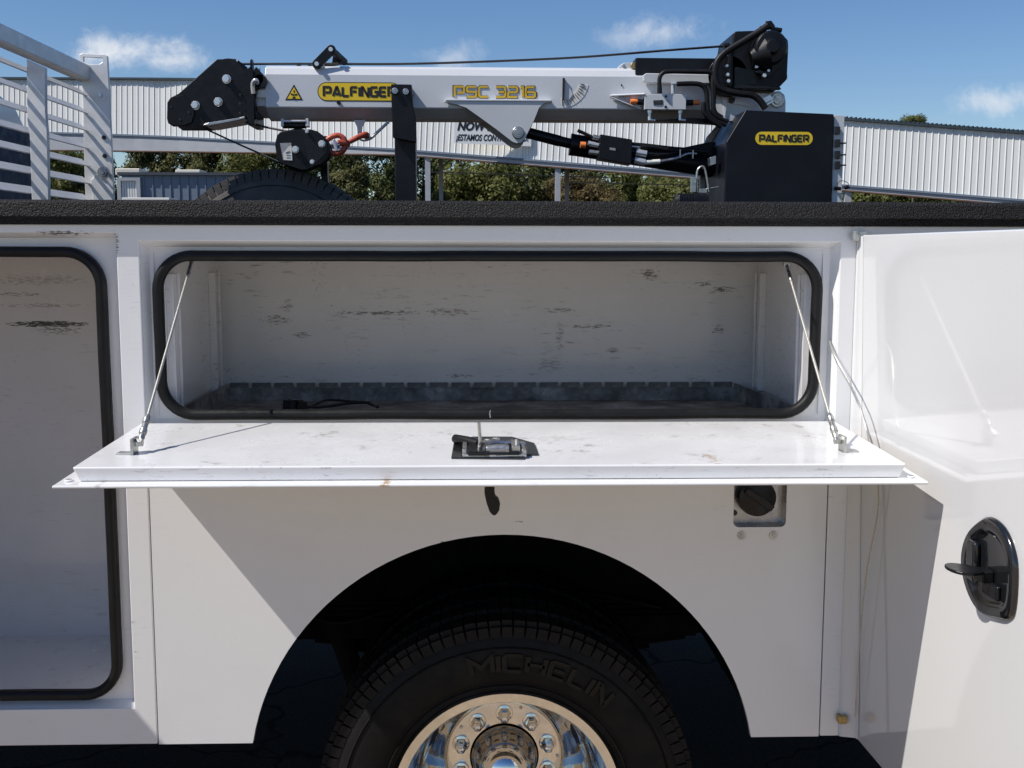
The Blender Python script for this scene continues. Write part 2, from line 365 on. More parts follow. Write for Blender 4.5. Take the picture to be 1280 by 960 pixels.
def make_asphalt(name, a, b, crack=True):
    m, N, L, B = mat_new(name); tc = N.new('ShaderNodeTexCoord').outputs['Object']
    n = nz(N, L, tc, 1.1, 8, .65); g = nz(N, L, tc, 90, 3, .7)
    c = mix(N, L, ramp(N, L, n, .35, .65), a, b); c = mix(N, L, ramp(N, L, g, .45, .62, 0, .45), c, tuple(min(1, x * 2) for x in b))
    if crack:
        v = N.new('ShaderNodeTexVoronoi'); v.feature = 'DISTANCE_TO_EDGE'; v.inputs['Scale'].default_value = 1.3
        w = N.new('ShaderNodeTexNoise'); w.inputs['Scale'].default_value = 5; L.new(tc, w.inputs['Vector'])
        ad = N.new('ShaderNodeMixRGB'); ad.blend_type = 'ADD'; ad.inputs[0].default_value = .25; L.new(tc, ad.inputs[1]); L.new(w.outputs['Color'], ad.inputs[2]); L.new(ad.outputs[0], v.inputs['Vector'])
        k = ramp(N, L, v.outputs['Distance'], .004, .016, 1, 0); c = mix(N, L, k, c, (.008, .008, .008))
    L.new(c, B.inputs['Base Color']); B.inputs['Roughness'].default_value = .95; B.inputs['Specular IOR Level'].default_value = .08
    bump(N, L, B, g, .5, .01); return m
M['asphalt'] = make_asphalt('dark_asphalt', (.034, .028, .023), (.046, .038, .031))
M['concrete'] = make_asphalt('tan_gravel_concrete', (.27, .21, .15), (.33, .26, .185), False)
def make_leaf(name, dark, light):
    m, N, L, B = mat_new(name); tc = N.new('ShaderNodeTexCoord').outputs['Object']
    oi = N.new('ShaderNodeObjectInfo'); n = nz(N, L, tc, .55, 3)
    n2 = nz(N, L, tc, 3.5, 2)
    c = mix(N, L, ramp(N, L, mth(N, L, 'ADD', mth(N, L, 'MULTIPLY', n, .6), mth(N, L, 'MULTIPLY', n2, .4)), .4, .62), dark, light)
    L.new(c, B.inputs['Base Color']); B.inputs['Roughness'].default_value = .6; B.inputs['Specular IOR Level'].default_value = .25
    T = N.new('ShaderNodeBsdfTranslucent'); L.new(c, T.inputs[0]); X = N.new('ShaderNodeMixShader'); X.inputs[0].default_value = .4
    L.new(B.outputs[0], X.inputs[1]); L.new(T.outputs[0], X.inputs[2]); L.new(X.outputs[0], N['Material Output'].inputs['Surface']); return m
M['leaf_dark'] = make_leaf('dark_foliage', (.085, .11, .036), (.15, .165, .055))
M['leaf_mid'] = make_leaf('green_foliage', (.11, .13, .038), (.20, .205, .065))
M['leaf_pine'] = make_leaf('pine_foliage', (.09, .105, .042), (.18, .17, .065))
M['leaf_brown'] = make_leaf('browning_foliage', (.11, .085, .035), (.17, .13, .055))

# ------------------------------------------------------------------ ground
g = MB(); g.add([(-900, -900, 0), (900, -900, 0), (900, 1500, 0), (-900, 1500, 0)], [(0, 1, 2, 3)]); o = g.build('ground', M['asphalt']); o['kind'] = 'structure'
g = MB(); g.box(-40, 40, -40, -.30, -.06, .004); o = g.build('pavement', M['concrete']); o['kind'] = 'structure'

# =================================================================== SERVICE TRUCK
truck = thing('service_truck', 'white service truck body with open side compartments and polished dual rear wheel', 'service truck', (0, 1.1, 0))
XL, XR, ZB, ZT = -3.2, 3.0, .582, 1.702
SX0, SX1 = -.692, .756                       # fender panel seams
RX0, RX1, RZ1 = -.695, .766, 1.668           # middle recess
LX0, LX1, LZ0, LZ1 = -1.53, -.742, .664, 1.684
DX0 = .802                                   # right compartment recess
# face frame: one plate with the openings cut
fr = MB()
A = [(XL, ZB), (SX0 - .003, ZB), (SX0 - .003, 1.235), (RX0, 1.235), (RX0, RZ1), (RX1, RZ1), (RX1, 1.235), (SX1 + .003, 1.235), (SX1 + .003, ZB), (DX0, ZB), (DX0, 1.684), (2.0, 1.684), (2.0, ZB), (XR, ZB), (XR, ZT), (XL, ZT)]
fr.prism(A, 0, .012, holes=[[(LX0, LZ0), (LX1, LZ0), (LX1, LZ1), (LX0, LZ1)]])
frame = fr.build('face_frame', M['frame'], truck, bevel=.0025)
def recess(name, x0, x1, z0, z1, ins, ox0, ox1, oz0, oz1, rad, Y=.030):
    """sloped return from the face frame to a flange that carries the seal"""
    m = MB()
    o = [(x0 - .001, z0), (x1 + .001, z0), (x1 + .001, z1 + .001), (x0 - .001, z1 + .001)]; i = [(x0 + ins, z0 + ins), (x1 - ins, z0 + ins), (x1 - ins, z1 - ins), (x0 + ins, z1 - ins)]
    V = [(a, .006, b) for a, b in o] + [(a, Y, b) for a, b in i]
    m.add(V, [(0, 1, 5, 4), (1, 2, 6, 5), (2, 3, 7, 6), (3, 0, 4, 7)])
    m.prism(i, Y, Y + .003, holes=[rrect(ox0, ox1, oz0, oz1, rad)])
    return m
SMX0, SMX1, SMZ0, SMZ1 = -.664, .724, 1.303, 1.638      # seal centre line, middle
SLX1, SLZ0, SLZ1 = -.781, .688, 1.645
m = recess('', RX0, RX1, 1.236, RZ1, .012, SMX0, SMX1, SMZ0, SMZ1, .07); m.build('opening_flange', M['frame'], truck)
m = recess('', LX0, LX1, LZ0, LZ1, .010, -1.49, SLX1, SLZ0, SLZ1, .07); m.build('opening_flange', M['frame'], truck)
m = recess('', DX0, 2.0, ZB + .001, 1.684, .010, .87, 1.93, .66, 1.64, .07); m.build('opening_flange', M['frame'], truck)
# spot-weld seam strips on the flange corners
for a_ in (RX0 + .018, RX1 - .028):
    m = MB(); m.box(a_, a_ + .003, .0265, .030, 1.30, 1.645); m.build('weld_seam', M['frame'], truck)
# seals
def seal(x0, x1, z0, z1, r, Y, name='door_seal', wob=.0016):
    loop = rrect(x0, x1, z0, z1, r, 10)
    full = []
    n = len(loop)
    for i in range(n):
        a = loop[i]; b = loop[(i + 1) % n]; d = math.hypot(b[0] - a[0], b[1] - a[1]); k = max(1, int(d / .05))
        for j in range(k): full.append((a[0] + (b[0] - a[0]) * j / k, a[1] + (b[1] - a[1]) * j / k))
    pts = [Vector((x + wob * noise.noise(Vector((x * 6, z * 6, 1))), Y, z + wob * 1.5 * noise.noise(Vector((x * 5, z * 5, 9))))) for x, z in full]
    m = MB(); m.tube(pts, .0114, 10, closed=True); m.tube([p + Vector((0, .010, 0)) for p in pts], .010, 8, closed=True)
    return m
seal(SMX0, SMX1, SMZ0, SMZ1, .072, .016).build('door_seal', M['rubber'], truck, smooth=60)
seal(-1.49, SLX1, SLZ0, SLZ1, .072, .016).build('door_seal', M['rubber'], truck, smooth=60)
seal(.87, 1.93, .66, 1.64, .07, .016).build('door_seal', M['rubber'], truck, smooth=60)
m = MB(); m.tube([P(613, 513, -.0), P(612, 517, -.0), P(613, 522, -.0)], .0012, 6); m.build('seal_joint', M['steel'], truck)
# compartments (open boxes)
def openbox(x0, x1, y0, y1, z0, z1):
    m = MB(); V = [(x, y, z) for x in (x0, x1) for y in (y0, y1) for z in (z0, z1)]
    m.add(V, [(0, 1, 3, 2), (4, 6, 7, 5), (2, 3, 7, 6), (0, 2, 6, 4), (1, 5, 7, 3)]); return m
c1 = openbox(-.656, .722, .033, .52, 1.262, 1.69).build('compartment_interior', M['interior'], truck)
openbox(-1.51, -.760, .033, .52, .646, 1.69).build('compartment_interior', M['interior_left'], truck)
openbox(.84, 1.96, .033, .52, .62, 1.69).build('compartment_interior', M['interior'], truck)
# shelf uprights on the end walls
for sx, xw in ((1, -.656), (-1, .722)):
    for y0, y1, zt in ((.425, .485, 1.595), (.045, .105, 1.60)):
        m = MB(); x1 = xw + sx * .010
        m.box(min(xw, x1), max(xw, x1), y0, y1, 1.30, zt); m.box(min(x1, x1 + sx * .006), max(x1, x1 + sx * .006), y0, y0 + .008, 1.30, zt); m.box(min(x1, x1 + sx * .006), max(x1, x1 + sx * .006), y1 - .008, y1, 1.30, zt)
        m.build('shelf_upright', M['interior'], truck, bevel=.001)
# galvanised tray liner with slotted back lip
ty0, ty1, tz0, tz1 = .035, .500, 1.268, 1.314
m = MB(); tx0, tx1 = -.632, .664
m.box(-.654, .720, ty0, .515, 1.264, 1.268)
tray = m.build('tray_floor', M['galv'], truck)
m = MB(); m.box(tx0, tx1, ty1, ty1 + .003, 1.268, 1.301); m.build('tray_back', M['galv'], truck)
m = MB(); m.add([(-.654, ty0, 1.268), (-.651, ty0, 1.304), (tx0, ty1, 1.312), (tx0, ty1, 1.268)], [(0, 1, 2, 3)]); m.build('tray_side', M['galv'], truck); m = MB(); m.add([(.720, ty0, 1.268), (.717, ty0, 1.304), (tx1, ty1, 1.312), (tx1, ty1, 1.268)], [(0, 1, 2, 3)])
m.build('tray_side', M['galv'], truck)
n_t = 23; wt = (tx1 - tx0) / n_t
mm = MB(); mm.box(-wt / 2 + .005, wt / 2 - .005, -.004, .004, 0, .0125)
tab0 = mm.build('tray_tab', M['galv'], truck, loc=(tx0 + wt / 2, ty1, 1.3015))
for i in range(1, n_t): clone(tab0, (tx0 + wt * (i + .5), ty1, 1.3015), truck)
# fender panel with wheel arch
arc = []
ACX, ACZ, AR = .058, .489, .555
a0 = math.asin((ZB - ACZ) / AR)
for k in range(49):
    t = math.pi - a0 - (math.pi - 2 * a0) * k / 48; arc.append((ACX + AR * math.cos(t), ACZ + AR * math.sin(t)))
FP = [(SX0, ZB)] + arc + [(SX1, ZB), (SX1, 1.237), (SX0, 1.237)]
fhole = rrect(.5535, .668, 1.057, 1.20, .012, 4)
m = MB(); m.prism(FP, -.001, .014, holes=[fhole]); m.build('fender_panel', M['fender'], truck, bevel=.003)
# fuel filler pocket
m = MB(); V = [(a, 0.0, b) for a, b in fhole] + [(a * 1.0 + (.611 - a) * .04, .030, b + (1.128 - b) * .04) for a, b in fhole]; n = len(fhole)
m.add(V, [(i, (i + 1) % n, (i + 1) % n + n, i + n) for i in range(n)] + [tuple(range(n, 2 * n))]); fp = m.build('fuel_pocket', M['steel'], truck, smooth=30)
m = MB(); m.lathe([(.0001, -.010), (.034, -.010), (.040, -.006), (.0415, .004), (.0415, .03)], (.604, .0, 1.122), n=40)
cap = m.build('fuel_cap', M['plastic'], truck, smooth=40)
m = MB(); d = Vector((math.cos(math.radians(-35)), 0, math.sin(math.radians(-35)))); m.obox((.604, -.016, 1.122), d, Vector((0, 1, 0)), d.cross(Vector((0, 1, 0))), .036, .009, .0075); g1 = m.build('cap_grip', M['plastic'], None, bevel=.003); attach(g1, cap)
m = MB(); m.cyl((.5625, .026, 1.082), .006, .003, n=12); attach(m.build('pocket_hole', M['ink'], None), fp)
for sx_ in (.572, .641):
    m = MB(); m.cyl((sx_, -.004, 1.039), .0088, .004, n=18); s_ = m.build('screw', M['zinc'], truck, smooth=30)
    m = MB(); m.cyl((sx_, -.0055, 1.039), .0045, .002, n=6); attach(m.build('screw_socket', M['steel'], None), s_)
# right pillar striker
m = MB(); p = P(1050, 897, -.005); m.box(p.x - .008, p.x + .012, -.02, .0, p.z - .009, p.z + .009); m.build('door_striker', M['brass'], truck, bevel=.003)
# top rail with sprayed bed liner
m = MB(); prof = [(-.024, 1.716), (-.024, 1.745), (-.018, 1.751), (.56, 1.751), (.56, 1.703), (-.012, 1.703), (-.014, 1.713)]
m.prism(prof, XL, XR, axis='x')
m.build('top_rail', M['liner'], truck, bevel=.002)
# rest of the body: bed, inner wall, far side, rear
m = MB(); m.box(XL, XR, .555, .56, .95, 1.702); m.box(XL, XR, .56, 1.76, .93, .95); m.box(XL, XR, 1.76, 1.765, .95, 1.60); m.box(XL, XR, 2.30, 2.305, ZB, 1.62); m.box(XL, XR, 1.765, 2.305, 1.61, 1.62)
m.build('bed', M['liner'], truck)
m = MB(); m.box(XL, -.80, .53, .55, ZB, 1.70); m.box(.84, XR, .53, .55, ZB, 1.70); m.box(XL, -.70, .52, .60, ZB - .004, ZB + .01); m.build('inner_wall', M['under'], truck)
# wheel house
m = MB(); prof = []
V = []; 
for k in range(33):
    t = math.pi - .24 - (math.pi - .48) * k / 32
    for (y, r) in ((.012, .565), (.60, .565)): V.append((ACX + r * math.cos(t), y, ACZ + r * math.sin(t)))
m.add(V, [(2 * k, 2 * k + 1, 2 * k + 3, 2 * k + 2) for k in range(32)])
m.box(-.70, .80, .600, .61, .617, 1.25)
m.build('wheel_house', M['under'], truck, smooth=60)
m = MB(); m.box(XL, XR, .70, .78, .64, .80); m.box(XL, XR, 1.50, 1.58, .64, .80)
m.box(-.50, .60, .605, .63, .60, .66)
for z_, a_, b_ in ((.70, -.34, .46), (.685, -.40, .52), (.67, -.45, .57), (.655, -.48, .60)): m.box(a_, b_, .588, .598, z_, z_ + .010)
m.build('chassis_rail', M['under'], truck)
m = MB(); m.tube([(.06, .3, .42), (.06, 2.0, .42)], .06, 16); m.lathe([(.05, -.18), (.17, -.08), (.19, 0), (.17, .08), (.05, .18)], (.06, 1.15, .42), n=20); m.build('axle', M['under'], truck, smooth=50)
# ---- wheels
def tyre_profile(w, R, rin):
    return [(rin, .018), (rin + .012, .004), (rin + .04, -.006), (R - .07, -.012), (R - .045, -.006), (R - .030, .002), (R - .014, .012), (R - .010, .024), (R - .004, .05), (R, w * .5), (R - .004, w - .05), (R - .010, w - .024), (R - .03, w - .002), (R - .07, w + .012), (rin + .04, w + .006), (rin, w - .018)]
def letters_strokes():
    return {
     'P': [[(0, 0), (0, 1), (.72, 1), (.82, .9), (.82, .5), (.72, .4), (.22, .4)]],
     'A': [[(0, 0), (.42, 1), (.5, 1), (.88, 0)], [(.3, .22), (.62, .22)]],
     'L': [[(0, 1), (0, .1), (.1, 0), (.72, 0)]],
     'F': [[(0, 0), (0, .9), (.1, 1), (.74, 1)], [(.2, .52), (.66, .52)]],
     'I': [[(0, 0), (0, 1)]],
     'N': [[(0, 0), (0, 1), (.1, 1), (.7, 0), (.8, 0), (.8, 1)]],
     'G': [[(.78, 1), (.12, 1), (0, .88), (0, .12), (.12, 0), (.68, 0), (.8, .12), (.8, .5), (.42, .5)]],
     'E': [[(.74, 1), (.1, 1), (0, .9), (0, .1), (.1, 0), (.74, 0)], [(.18, .5), (.66, .5)]],
     'R': [[(0, 0), (0, 1), (.72, 1), (.82, .9), (.82, .55), (.72, .45), (.25, .45)], [(.5, .45), (.84, 0)]],
     'S': [[(.8, 1), (.1, 1), (0, .9), (0, .6), (.1, .5), (.7, .5), (.8, .4), (.8, .1), (.7, 0), (0, 0)]],
     'C': [[(.78, 1), (.12, 1), (0, .88), (0, .12), (.12, 0), (.78, 0)]],
     '3': [[(0, 1), (.7, 1), (.8, .9), (.8, .1), (.7, 0), (0, 0)], [(.2, .5), (.76, .5)]],
     '2': [[(0, 1), (.7, 1), (.8, .9), (.8, .58), (.7, .48), (.1, .48), (0, .38), (0, 0), (.82, 0)]],
     '1': [[(.0, 1), (.22, 1), (.22, 0)]],
     '6': [[(.76, 1), (.12, 1), (0, .88), (0, .1), (.1, 0), (.7, 0), (.8, .1), (.8, .42), (.7, .5), (.04, .5)]],
     'M': [[(0, 0), (0, 1), (.5, .35), (1, 1), (1, 0)]], 'H': [[(0, 0), (0, 1)], [(.8, 0), (.8, 1)], [(0, .5), (.8, .5)]],
    }
GL = letters_strokes()
def word(text, w_stroke=.2, gap=.34):
    """list of 2-D polylines in letter-height units, and total width"""
    out = []; x = 0
    for ch in text:
        if ch == ' ': x += .45; continue
        st = GL[ch]; w = max(p[0] for s in st for p in s)
        for s in st: out.append([(x + p[0], p[1]) for p in s])
        x += w + gap
    return out, x - gap
def ribbon(mb, pl, w, mapf, dm=0.0):
    """thick flat stroke along polyline; mapf(u,v,depth)->3D"""
    n = len(pl); L_, R_ = [], []
    for i, p in enumerate(pl):
        def dirn(a, b):
            d = Vector((b[0] - a[0], b[1] - a[1])); d.normalize(); return d
        if i == 0: d = dirn(pl[0], pl[1]); nn = Vector((-d.y, d.x)); k = 1
        elif i == n - 1: d = dirn(pl[-2], pl[-1]); nn = Vector((-d.y, d.x)); k = 1
        else:
            d1 = dirn(pl[i - 1], p); d2 = dirn(p, pl[i + 1]); n1 = Vector((-d1.y, d1.x)); n2 = Vector((-d2.y, d2.x)); nn = (n1 + n2)
            nn = nn.normalized() if nn.length > 1e-3 else n1; k = 1 / max(.45, nn.dot(n1))
        L_.append((p[0] + nn.x * w / 2 * k, p[1] + nn.y * w / 2 * k)); R_.append((p[0] - nn.x * w / 2 * k, p[1] - nn.y * w / 2 * k))
    V = [mapf(*a, 0) for a in L_] + [mapf(*a, 0) for a in R_] + [mapf(*a, 1) for a in L_] + [mapf(*a, 1) for a in R_]
    Fc = []
    for i in range(n - 1):
        Fc += [(i, i + 1, n + i + 1, n + i), (2 * n + i, 3 * n + i, 3 * n + i + 1, 2 * n + i + 1), (i, 2 * n + i, 2 * n + i + 1, i + 1), (n + i, n + i + 1, 3 * n + i + 1, 3 * n + i)]
    Fc += [(0, n, 3 * n, 2 * n), (n - 1, 3 * n - 1, 4 * n - 1, 2 * n - 1)]
    mb.add(V, Fc)
def make_wheel(cx, cz, y0, R, w, rin, parent, blocks=96, rub='tyre'):
    root = parent
    m = MB(); m.lathe(tyre_profile(w, R, rin), (cx, y0, cz), n=96); m.build('tyre', M[rub], root, smooth=40)
    # shoulder lugs and centre ribs: real geometry, too many and too dark to pick apart
    b = MB()
    for k in range(blocks):
        t = 2 * math.pi * (k + .5 * 0) / blocks; er = Vector((math.cos(t), 0, math.sin(t))); et = Vector((-math.sin(t), 0, math.cos(t)))
        j = .5 if k % 2 else 0
        for side in (0, 1):
            yy = y0 + (.020 if side == 0 else w - .020); hw = .030 - .004 * (k % 3 == 0)
            b.obox(Vector((cx, yy + (.012 if side == 0 else -.012), cz)) + er * (R - .004), er, Vector((0, 1, 0)), et, .0085, hw * .8, math.pi * R / blocks * (.90 if k % 2 else .80))
            b.obox(Vector((cx, yy + (-.016 if side == 0 else .016), cz)) + er * (R - .020), er, Vector((0, 1, 0)), et, .012, .0045, math.pi * R / blocks * .80)
        b.obox(Vector((cx, y0 + w * .5, cz)) + er * (R + .001), er, Vector((0, 1, 0)), et, .006, .030, math.pi * R / blocks * .9)
    b.build('tread', M[rub], root, kind='stuff', bevel=0)
    m = MB()
    for rr, ww in ((R - .052, .0022), (rin + .02, .003), (rin + .030, .0015)):
        off = -.013 if rr > R - .06 else -.003
        m.lathe([(rr - ww, off + .004), (rr, off), (rr + ww, off + .004)], (cx, y0, cz), n=96)
    m.build('sidewall_ring', M[rub], root, smooth=60)
    return root
WX, WZ, WY = .067, .405, .062
wheel = MB(); 
wm = MB(); wm.lathe([(.262, .018), (.2655, .004), (.264, -.004), (.2600, -.008), (.2400, -.0045), (.2365, .002), (.232, .020), (.226, .034), (.222, .06), (.216, .13), (.202, .178), (.180, .213), (.160, .228), (.146, .237), (.1435, .242), (.141, .236), (.137, .235), (.0855, .235)], (WX, WY, WZ), n=96)
# part: wheel ; sub-parts: tyre, tread, disc, nuts, hub, cap
wheel = wm.build('wheel', M['chrome'], truck, smooth=50)
make_wheel(WX, WZ, WY - .012, .424, .225, .262, wheel)
yd = WY + .235
for k in range(10):
    t = math.radians(90 + 36 * k + 0)
    c = Vector((WX + .1125 * math.cos(t), yd, WZ + .1125 * math.sin(t)))
    if k == 0:
        mm = MB(); mm.lathe([(.020, .002), (.0205, -.003), (.0165, -.005), (.0150, -.008), (.0145, -.030), (.0115, -.037), (.006, -.041), (.0001, -.042)], (0, 0, 0), n=6)
        mm.lathe([(.0215, .002), (.0215, -.004), (.014, -.006)], (0, 0, 0), n=24)
        nut0 = mm.build('lug_nut', M['chrome'], wheel, smooth=35, loc=c, bevel=.0015)
    else: clone(nut0, c, wheel)
for k in range(10):
    t = math.radians(90 + 18 + 36 * k); mm = MB()
    if k % 2 == 0: continue
    mm.cyl((WX + .132 * math.cos(t), yd - .003, WZ + .132 * math.sin(t)), .0042, .004, n=10); mm.build('rivet', M['steel'], wheel, smooth=30)
hub = MB(); hub.lathe([(.082, .0), (.0815, -.006), (.077, -.009), (.076, -.018), (.071, -.036), (.064, -.048), (.060, -.054), (.050, -.056)], (WX, yd, WZ), n=60)
hb = hub.build('hub', M['hubmetal'], wheel, smooth=50)
for k in range(10):
    t = math.radians(90 + 36 * k); c = Vector((WX + .068 * math.cos(t), yd - .036, WZ + .068 * math.sin(t)))
    mm = MB(); mm.lathe([(.0001, -.022), (.006, -.018), (.0085, 0), (.006, .018), (.0001, .022)], c, n=12); mm.build('hub_stud', M['steel'], wheel, smooth=60)
hc = MB(); hc.lathe([(.0565, -.050), (.0565, -.060), (.055, -.073), (.050, -.086), (.042, -.096), (.031, -.103), (.017, -.107), (.0001, -.1085)], (WX, yd, WZ), n=48); hc.build('centre_cap', M['chrome'], wheel, smooth=60)
# hand holes through the disc cone (dark ovals) 
for k in range(8):
    t = math.radians(90 + 22.5 + 45 * k); e = Vector((math.cos(t), 0, math.sin(t))); f2 = Vector((-math.sin(t), 0, math.cos(t)))
    mm = MB(); c0 = Vector((WX, WY + .1975, WZ)) + e * .190; nrm = (e * -.62 + Vector((0, -.78, 0))).normalized(); e2 = f2.cross(nrm).normalized()
    pts = [c0 + nrm * .0015 + f2 * (.030 * math.cos(a)) + e2 * (.0125 * math.sin(a)) for a in [2 * math.pi * i / 18 for i in range(18)]]
    mm.add(pts + [p - nrm * .012 for p in pts], [tuple(range(18))] + [(i, (i + 1) % 18, (i + 1) % 18 + 18, i + 18) for i in range(18)])
    mm.build('hand_hole', M['ink'], wheel)
# sidewall lettering, bent round the tyre
pl, tw = word('MICHELIN', gap=.28); H = .036
lm = MB(); Rm = .338; tot = .33
def bend(u, v, dpt, y=WY - .012 - .0115):
    a = math.radians(76) - (u * tot / tw - tot / 2) / Rm; r = Rm + (v - .5) * H
    return Vector((WX + r * math.cos(a), y - .0045 + dpt * .006, WZ + r * math.sin(a)))
for s in pl:
    s2 = []
    for i in range(len(s) - 1):
        for k in range(3): s2.append((s[i][0] + (s[i + 1][0] - s[i][0]) * k / 3, s[i][1] + (s[i + 1][1] - s[i][1]) * k / 3))
    s2.append(s[-1]); ribbon(lm, s2, .22, bend)
lm.build('sidewall_lettering', M['tyre_logo'], wheel)
# inner dual
im = MB(); im.lathe([(.26, 0), (.24, .05), (.22, .2)], (WX, WY + .275, WZ), n=48); w2 = im.build('inner_wheel', M['under'], truck)
make_wheel(WX, WZ, WY + .255, .405, .225, .262, w2, blocks=80)
m = MB(); m.lathe([(.05, 0), (.185, .0), (.19, .07)], (WX, WY + .32, WZ), n=40); m.build('brake_disc', M['under'], truck)

m = MB()
for k, (z_, l_) in enumerate(((.53, .62), (.515, .52), (.50, .42), (.485, .32))):
    m.tube(smooth_path([(WX - l_, .70, z_ + .06 * l_ / .6), (WX, .70, z_), (WX + l_, .70, z_ + .06 * l_ / .6)], 6), .010, 6)
m.build('leaf_spring', M['under'], truck)
m = MB(); m.tube([(-.30, .66, .35), (-.42, .66, .72)], .03, 12); m.tube([(-.42, .66, .72), (-.44, .66, .80)], .015, 8); m.build('shock_absorber', M['under'], truck)
m = MB(); m.tube(smooth_path([(-.5, .60, .70), (-.38, .58, .655), (-.2, .58, .70), (0, .585, .76), (.25, .585, .74), (.5, .58, .69)], 6), .006, 6); m.build('brake_line', M['rubber'], truck)
# ---- drop-down door (middle compartment)
SL = .0366
def dz(y): return (y) * SL          # droop
dd = MB()
px0, px1, fy, by = -.703, .765, -.412, -.006
TH = .026
top = [(px0, fy), (px1, fy), (px1, by), (px0, by)]; bot = [(px0 + .010, fy + .004), (px1 - .010, fy + .004), (px1 - .010, by), (px0 + .010, by)]
V = [(x, y, 1.2895 + dz(y)) for x, y in top] + [(x, y, 1.2895 - TH + dz(y)) for x, y in bot]
dd.add(V, [(0, 1, 2, 3), (7, 6, 5, 4), (0, 4, 5, 1), (1, 5, 6, 2), (2, 6, 7, 3), (3, 7, 4, 0)])
door = dd.build('drop_down_door', M['pan'], truck, bevel=.0035, segs=3)
m = MB(); fx0, fx1, ff = -.730, .796, -.437
fo = [(fx0, ff), (fx1, ff), (fx1, -.008), (fx0, -.008)]
z0f = 1.2895 - TH - .0005
m.add([(x, y, z0f + dz(y)) for x, y in fo] + [(x, y, z0f - .0055 + dz(y)) for x, y in fo], [(0, 1, 2, 3), (7, 6, 5, 4), (0, 4, 5, 1), (1, 5, 6, 2), (2, 6, 7, 3), (3, 7, 4, 0)])
attach(m.build('door_skin', M['skin'], None, bevel=.0025), door)
# corner drain loops
for xc in (-.712, .775):
    m = MB(); m.lathe([(.006, 0), (.008, .002), (.006, .004)], (xc, -.405, z0f + dz(-.405)), (0, 0, 1), n=12); attach(m.build('drain_grommet', M['paint'], None), door)
# strut anchors
def dtop(px, py):          # point on the pan's top seen at a photo pixel
    d = FW + RT * ((px - 640) / F) + UP * ((480 - py) / F)
    # plane z = 1.2895 + SL*y
    t = (1.2895 + SL * CAM.y - CAM.z) / (d.z - SL * d.y); return CAM + d * t
cables = []
for side, (bpx, bpy_), (tpx, tpy) in ((1, (168, 563), (240, 326)), (-1, (1053, 560), (983, 331))):
    b0 = dtop(bpx, bpy_ + 4); 
    anc = MB(); anc.box(b0.x - .0025, b0.x + .0025, b0.y - .016, b0.y + .018, b0.z - .004, b0.z + .030)
    anc.box(b0.x - .0025 - (.028 if side > 0 else 0), b0.x + (.0 if side > 0 else .028), b0.y - .012, b0.y + .014, b0.z - .003, b0.z + .0025)
    an = anc.build('cable_anchor', M['zinc'], None, bevel=.0012); attach(an, door)
    bo = MB(); bo.cyl((b0.x + side * .003, b0.y + .004, b0.z + .020), .008, side * .012 if side > 0 else .012, (1, 0, 0) if side > 0 else (-1, 0, 0), n=6)
    attach(bo.build('anchor_bolt', M['zinc'], None, bevel=.001), door)
    p0 = Vector((b0.x + side * .010, b0.y + .004, b0.z + .020)); p1 = P(tpx, tpy, .045)
    d = (p1 - p0).normalized()
    rd = MB(); rd.tube([p0 + d * .05, p1], .0028, 8); rodo = rd.build('stay_cable', M['cable'], truck, smooth=60)
    s = MB(); s.tube([p0, p0 + d * .012, p0 + d * .016, p0 + d * .060, p0 + d * .064], [.0045, .0065, .0055, .0055, .004], 10)
    s.tube([p0 + d * .02, p0 + d * .03], .0072, 10); s.tube([p0 + d * .045, p0 + d * .055], .0068, 10)
    attach(s.build('cable_end', M['zinc'], None, smooth=50), rodo)
    s = MB(); s.tube([p1 - d * .05, p1], .0042, 8); s.box(p1.x - .006, p1.x + .006, p1.y - .004, p1.y + .01, p1.z - .004, p1.z + .02)
    attach(s.build('cable_clip', M['steel'], None, smooth=40), rodo)
# slam latch in the pan
def Q(px, py, h=0): p = dtop(px, py); return p + Vector((0, 0, h))
def dslab(mb, pts, h0, h1):
    V = [Q(a, b, h0) for a, b in pts] + [Q(a, b, h1) for a, b in pts]; n = len(pts)
    mb.add(V, [tuple(range(n)), tuple(reversed(range(n, 2 * n)))] + [(i, (i + 1) % n, (i + 1) % n + n, i + n) for i in range(n)])
lt = MB(); dslab(lt, [(564, 574), (567, 556), (590, 548), (640, 548), (668, 556), (673, 570), (660, 570), (655, 575)], .0005, .004); latch = lt.build('latch', M['gloss_black'], None, bevel=.001); attach(latch, door)
# sub-sub pieces belong to the door as its own sub-parts
def lp(name, mb, mat, **k): attach(mb.build(name, M[mat], None, **k), door)
m = MB(); m.tube([Q(569, 556, .012), Q(584, 560, .014), Q(598, 563, .012)], .0085, 12); lp('latch_spring', m, 'rubber', smooth=50)
m = MB(); dslab(m, [(578, 574), (580, 560), (605, 556), (655, 557), (660, 566), (658, 574)], .004, .009); m.box(Q(578, 572).x, Q(578, 572).x + .008, Q(578, 573).y, Q(578, 560).y, Q(578, 572).z, Q(578, 572).z + .016); m.box(Q(652, 572).x, Q(652, 572).x + .008, Q(652, 573).y, Q(652, 560).y, Q(652, 572).z, Q(652, 572).z + .016); lp('latch_bracket', m, 'zinc', bevel=.0015)
m = MB(); m.tube(smooth_path([Q(597, 573, .010), Q(599, 570, .016), Q(600, 570, .028), Q(599.5, 570, .045), Q(598.5, 570, .062)], 4), .0032, 8); lp('latch_hook', m, 'zinc', smooth=60)
m = MB(); m.tube(smooth_path([Q(598, 573, .008), Q(604, 573, .010), Q(608, 568, .018), Q(620, 566, .020), Q(640, 566, .018)], 4), .0035, 8); m.box(Q(612, 573).x, Q(636, 573).x, Q(620, 574).y, Q(620, 566).y, Q(620, 572).z + .002, Q(620, 572).z + .018); lp('latch_lever', m, 'steel', smooth=60, bevel=.001)
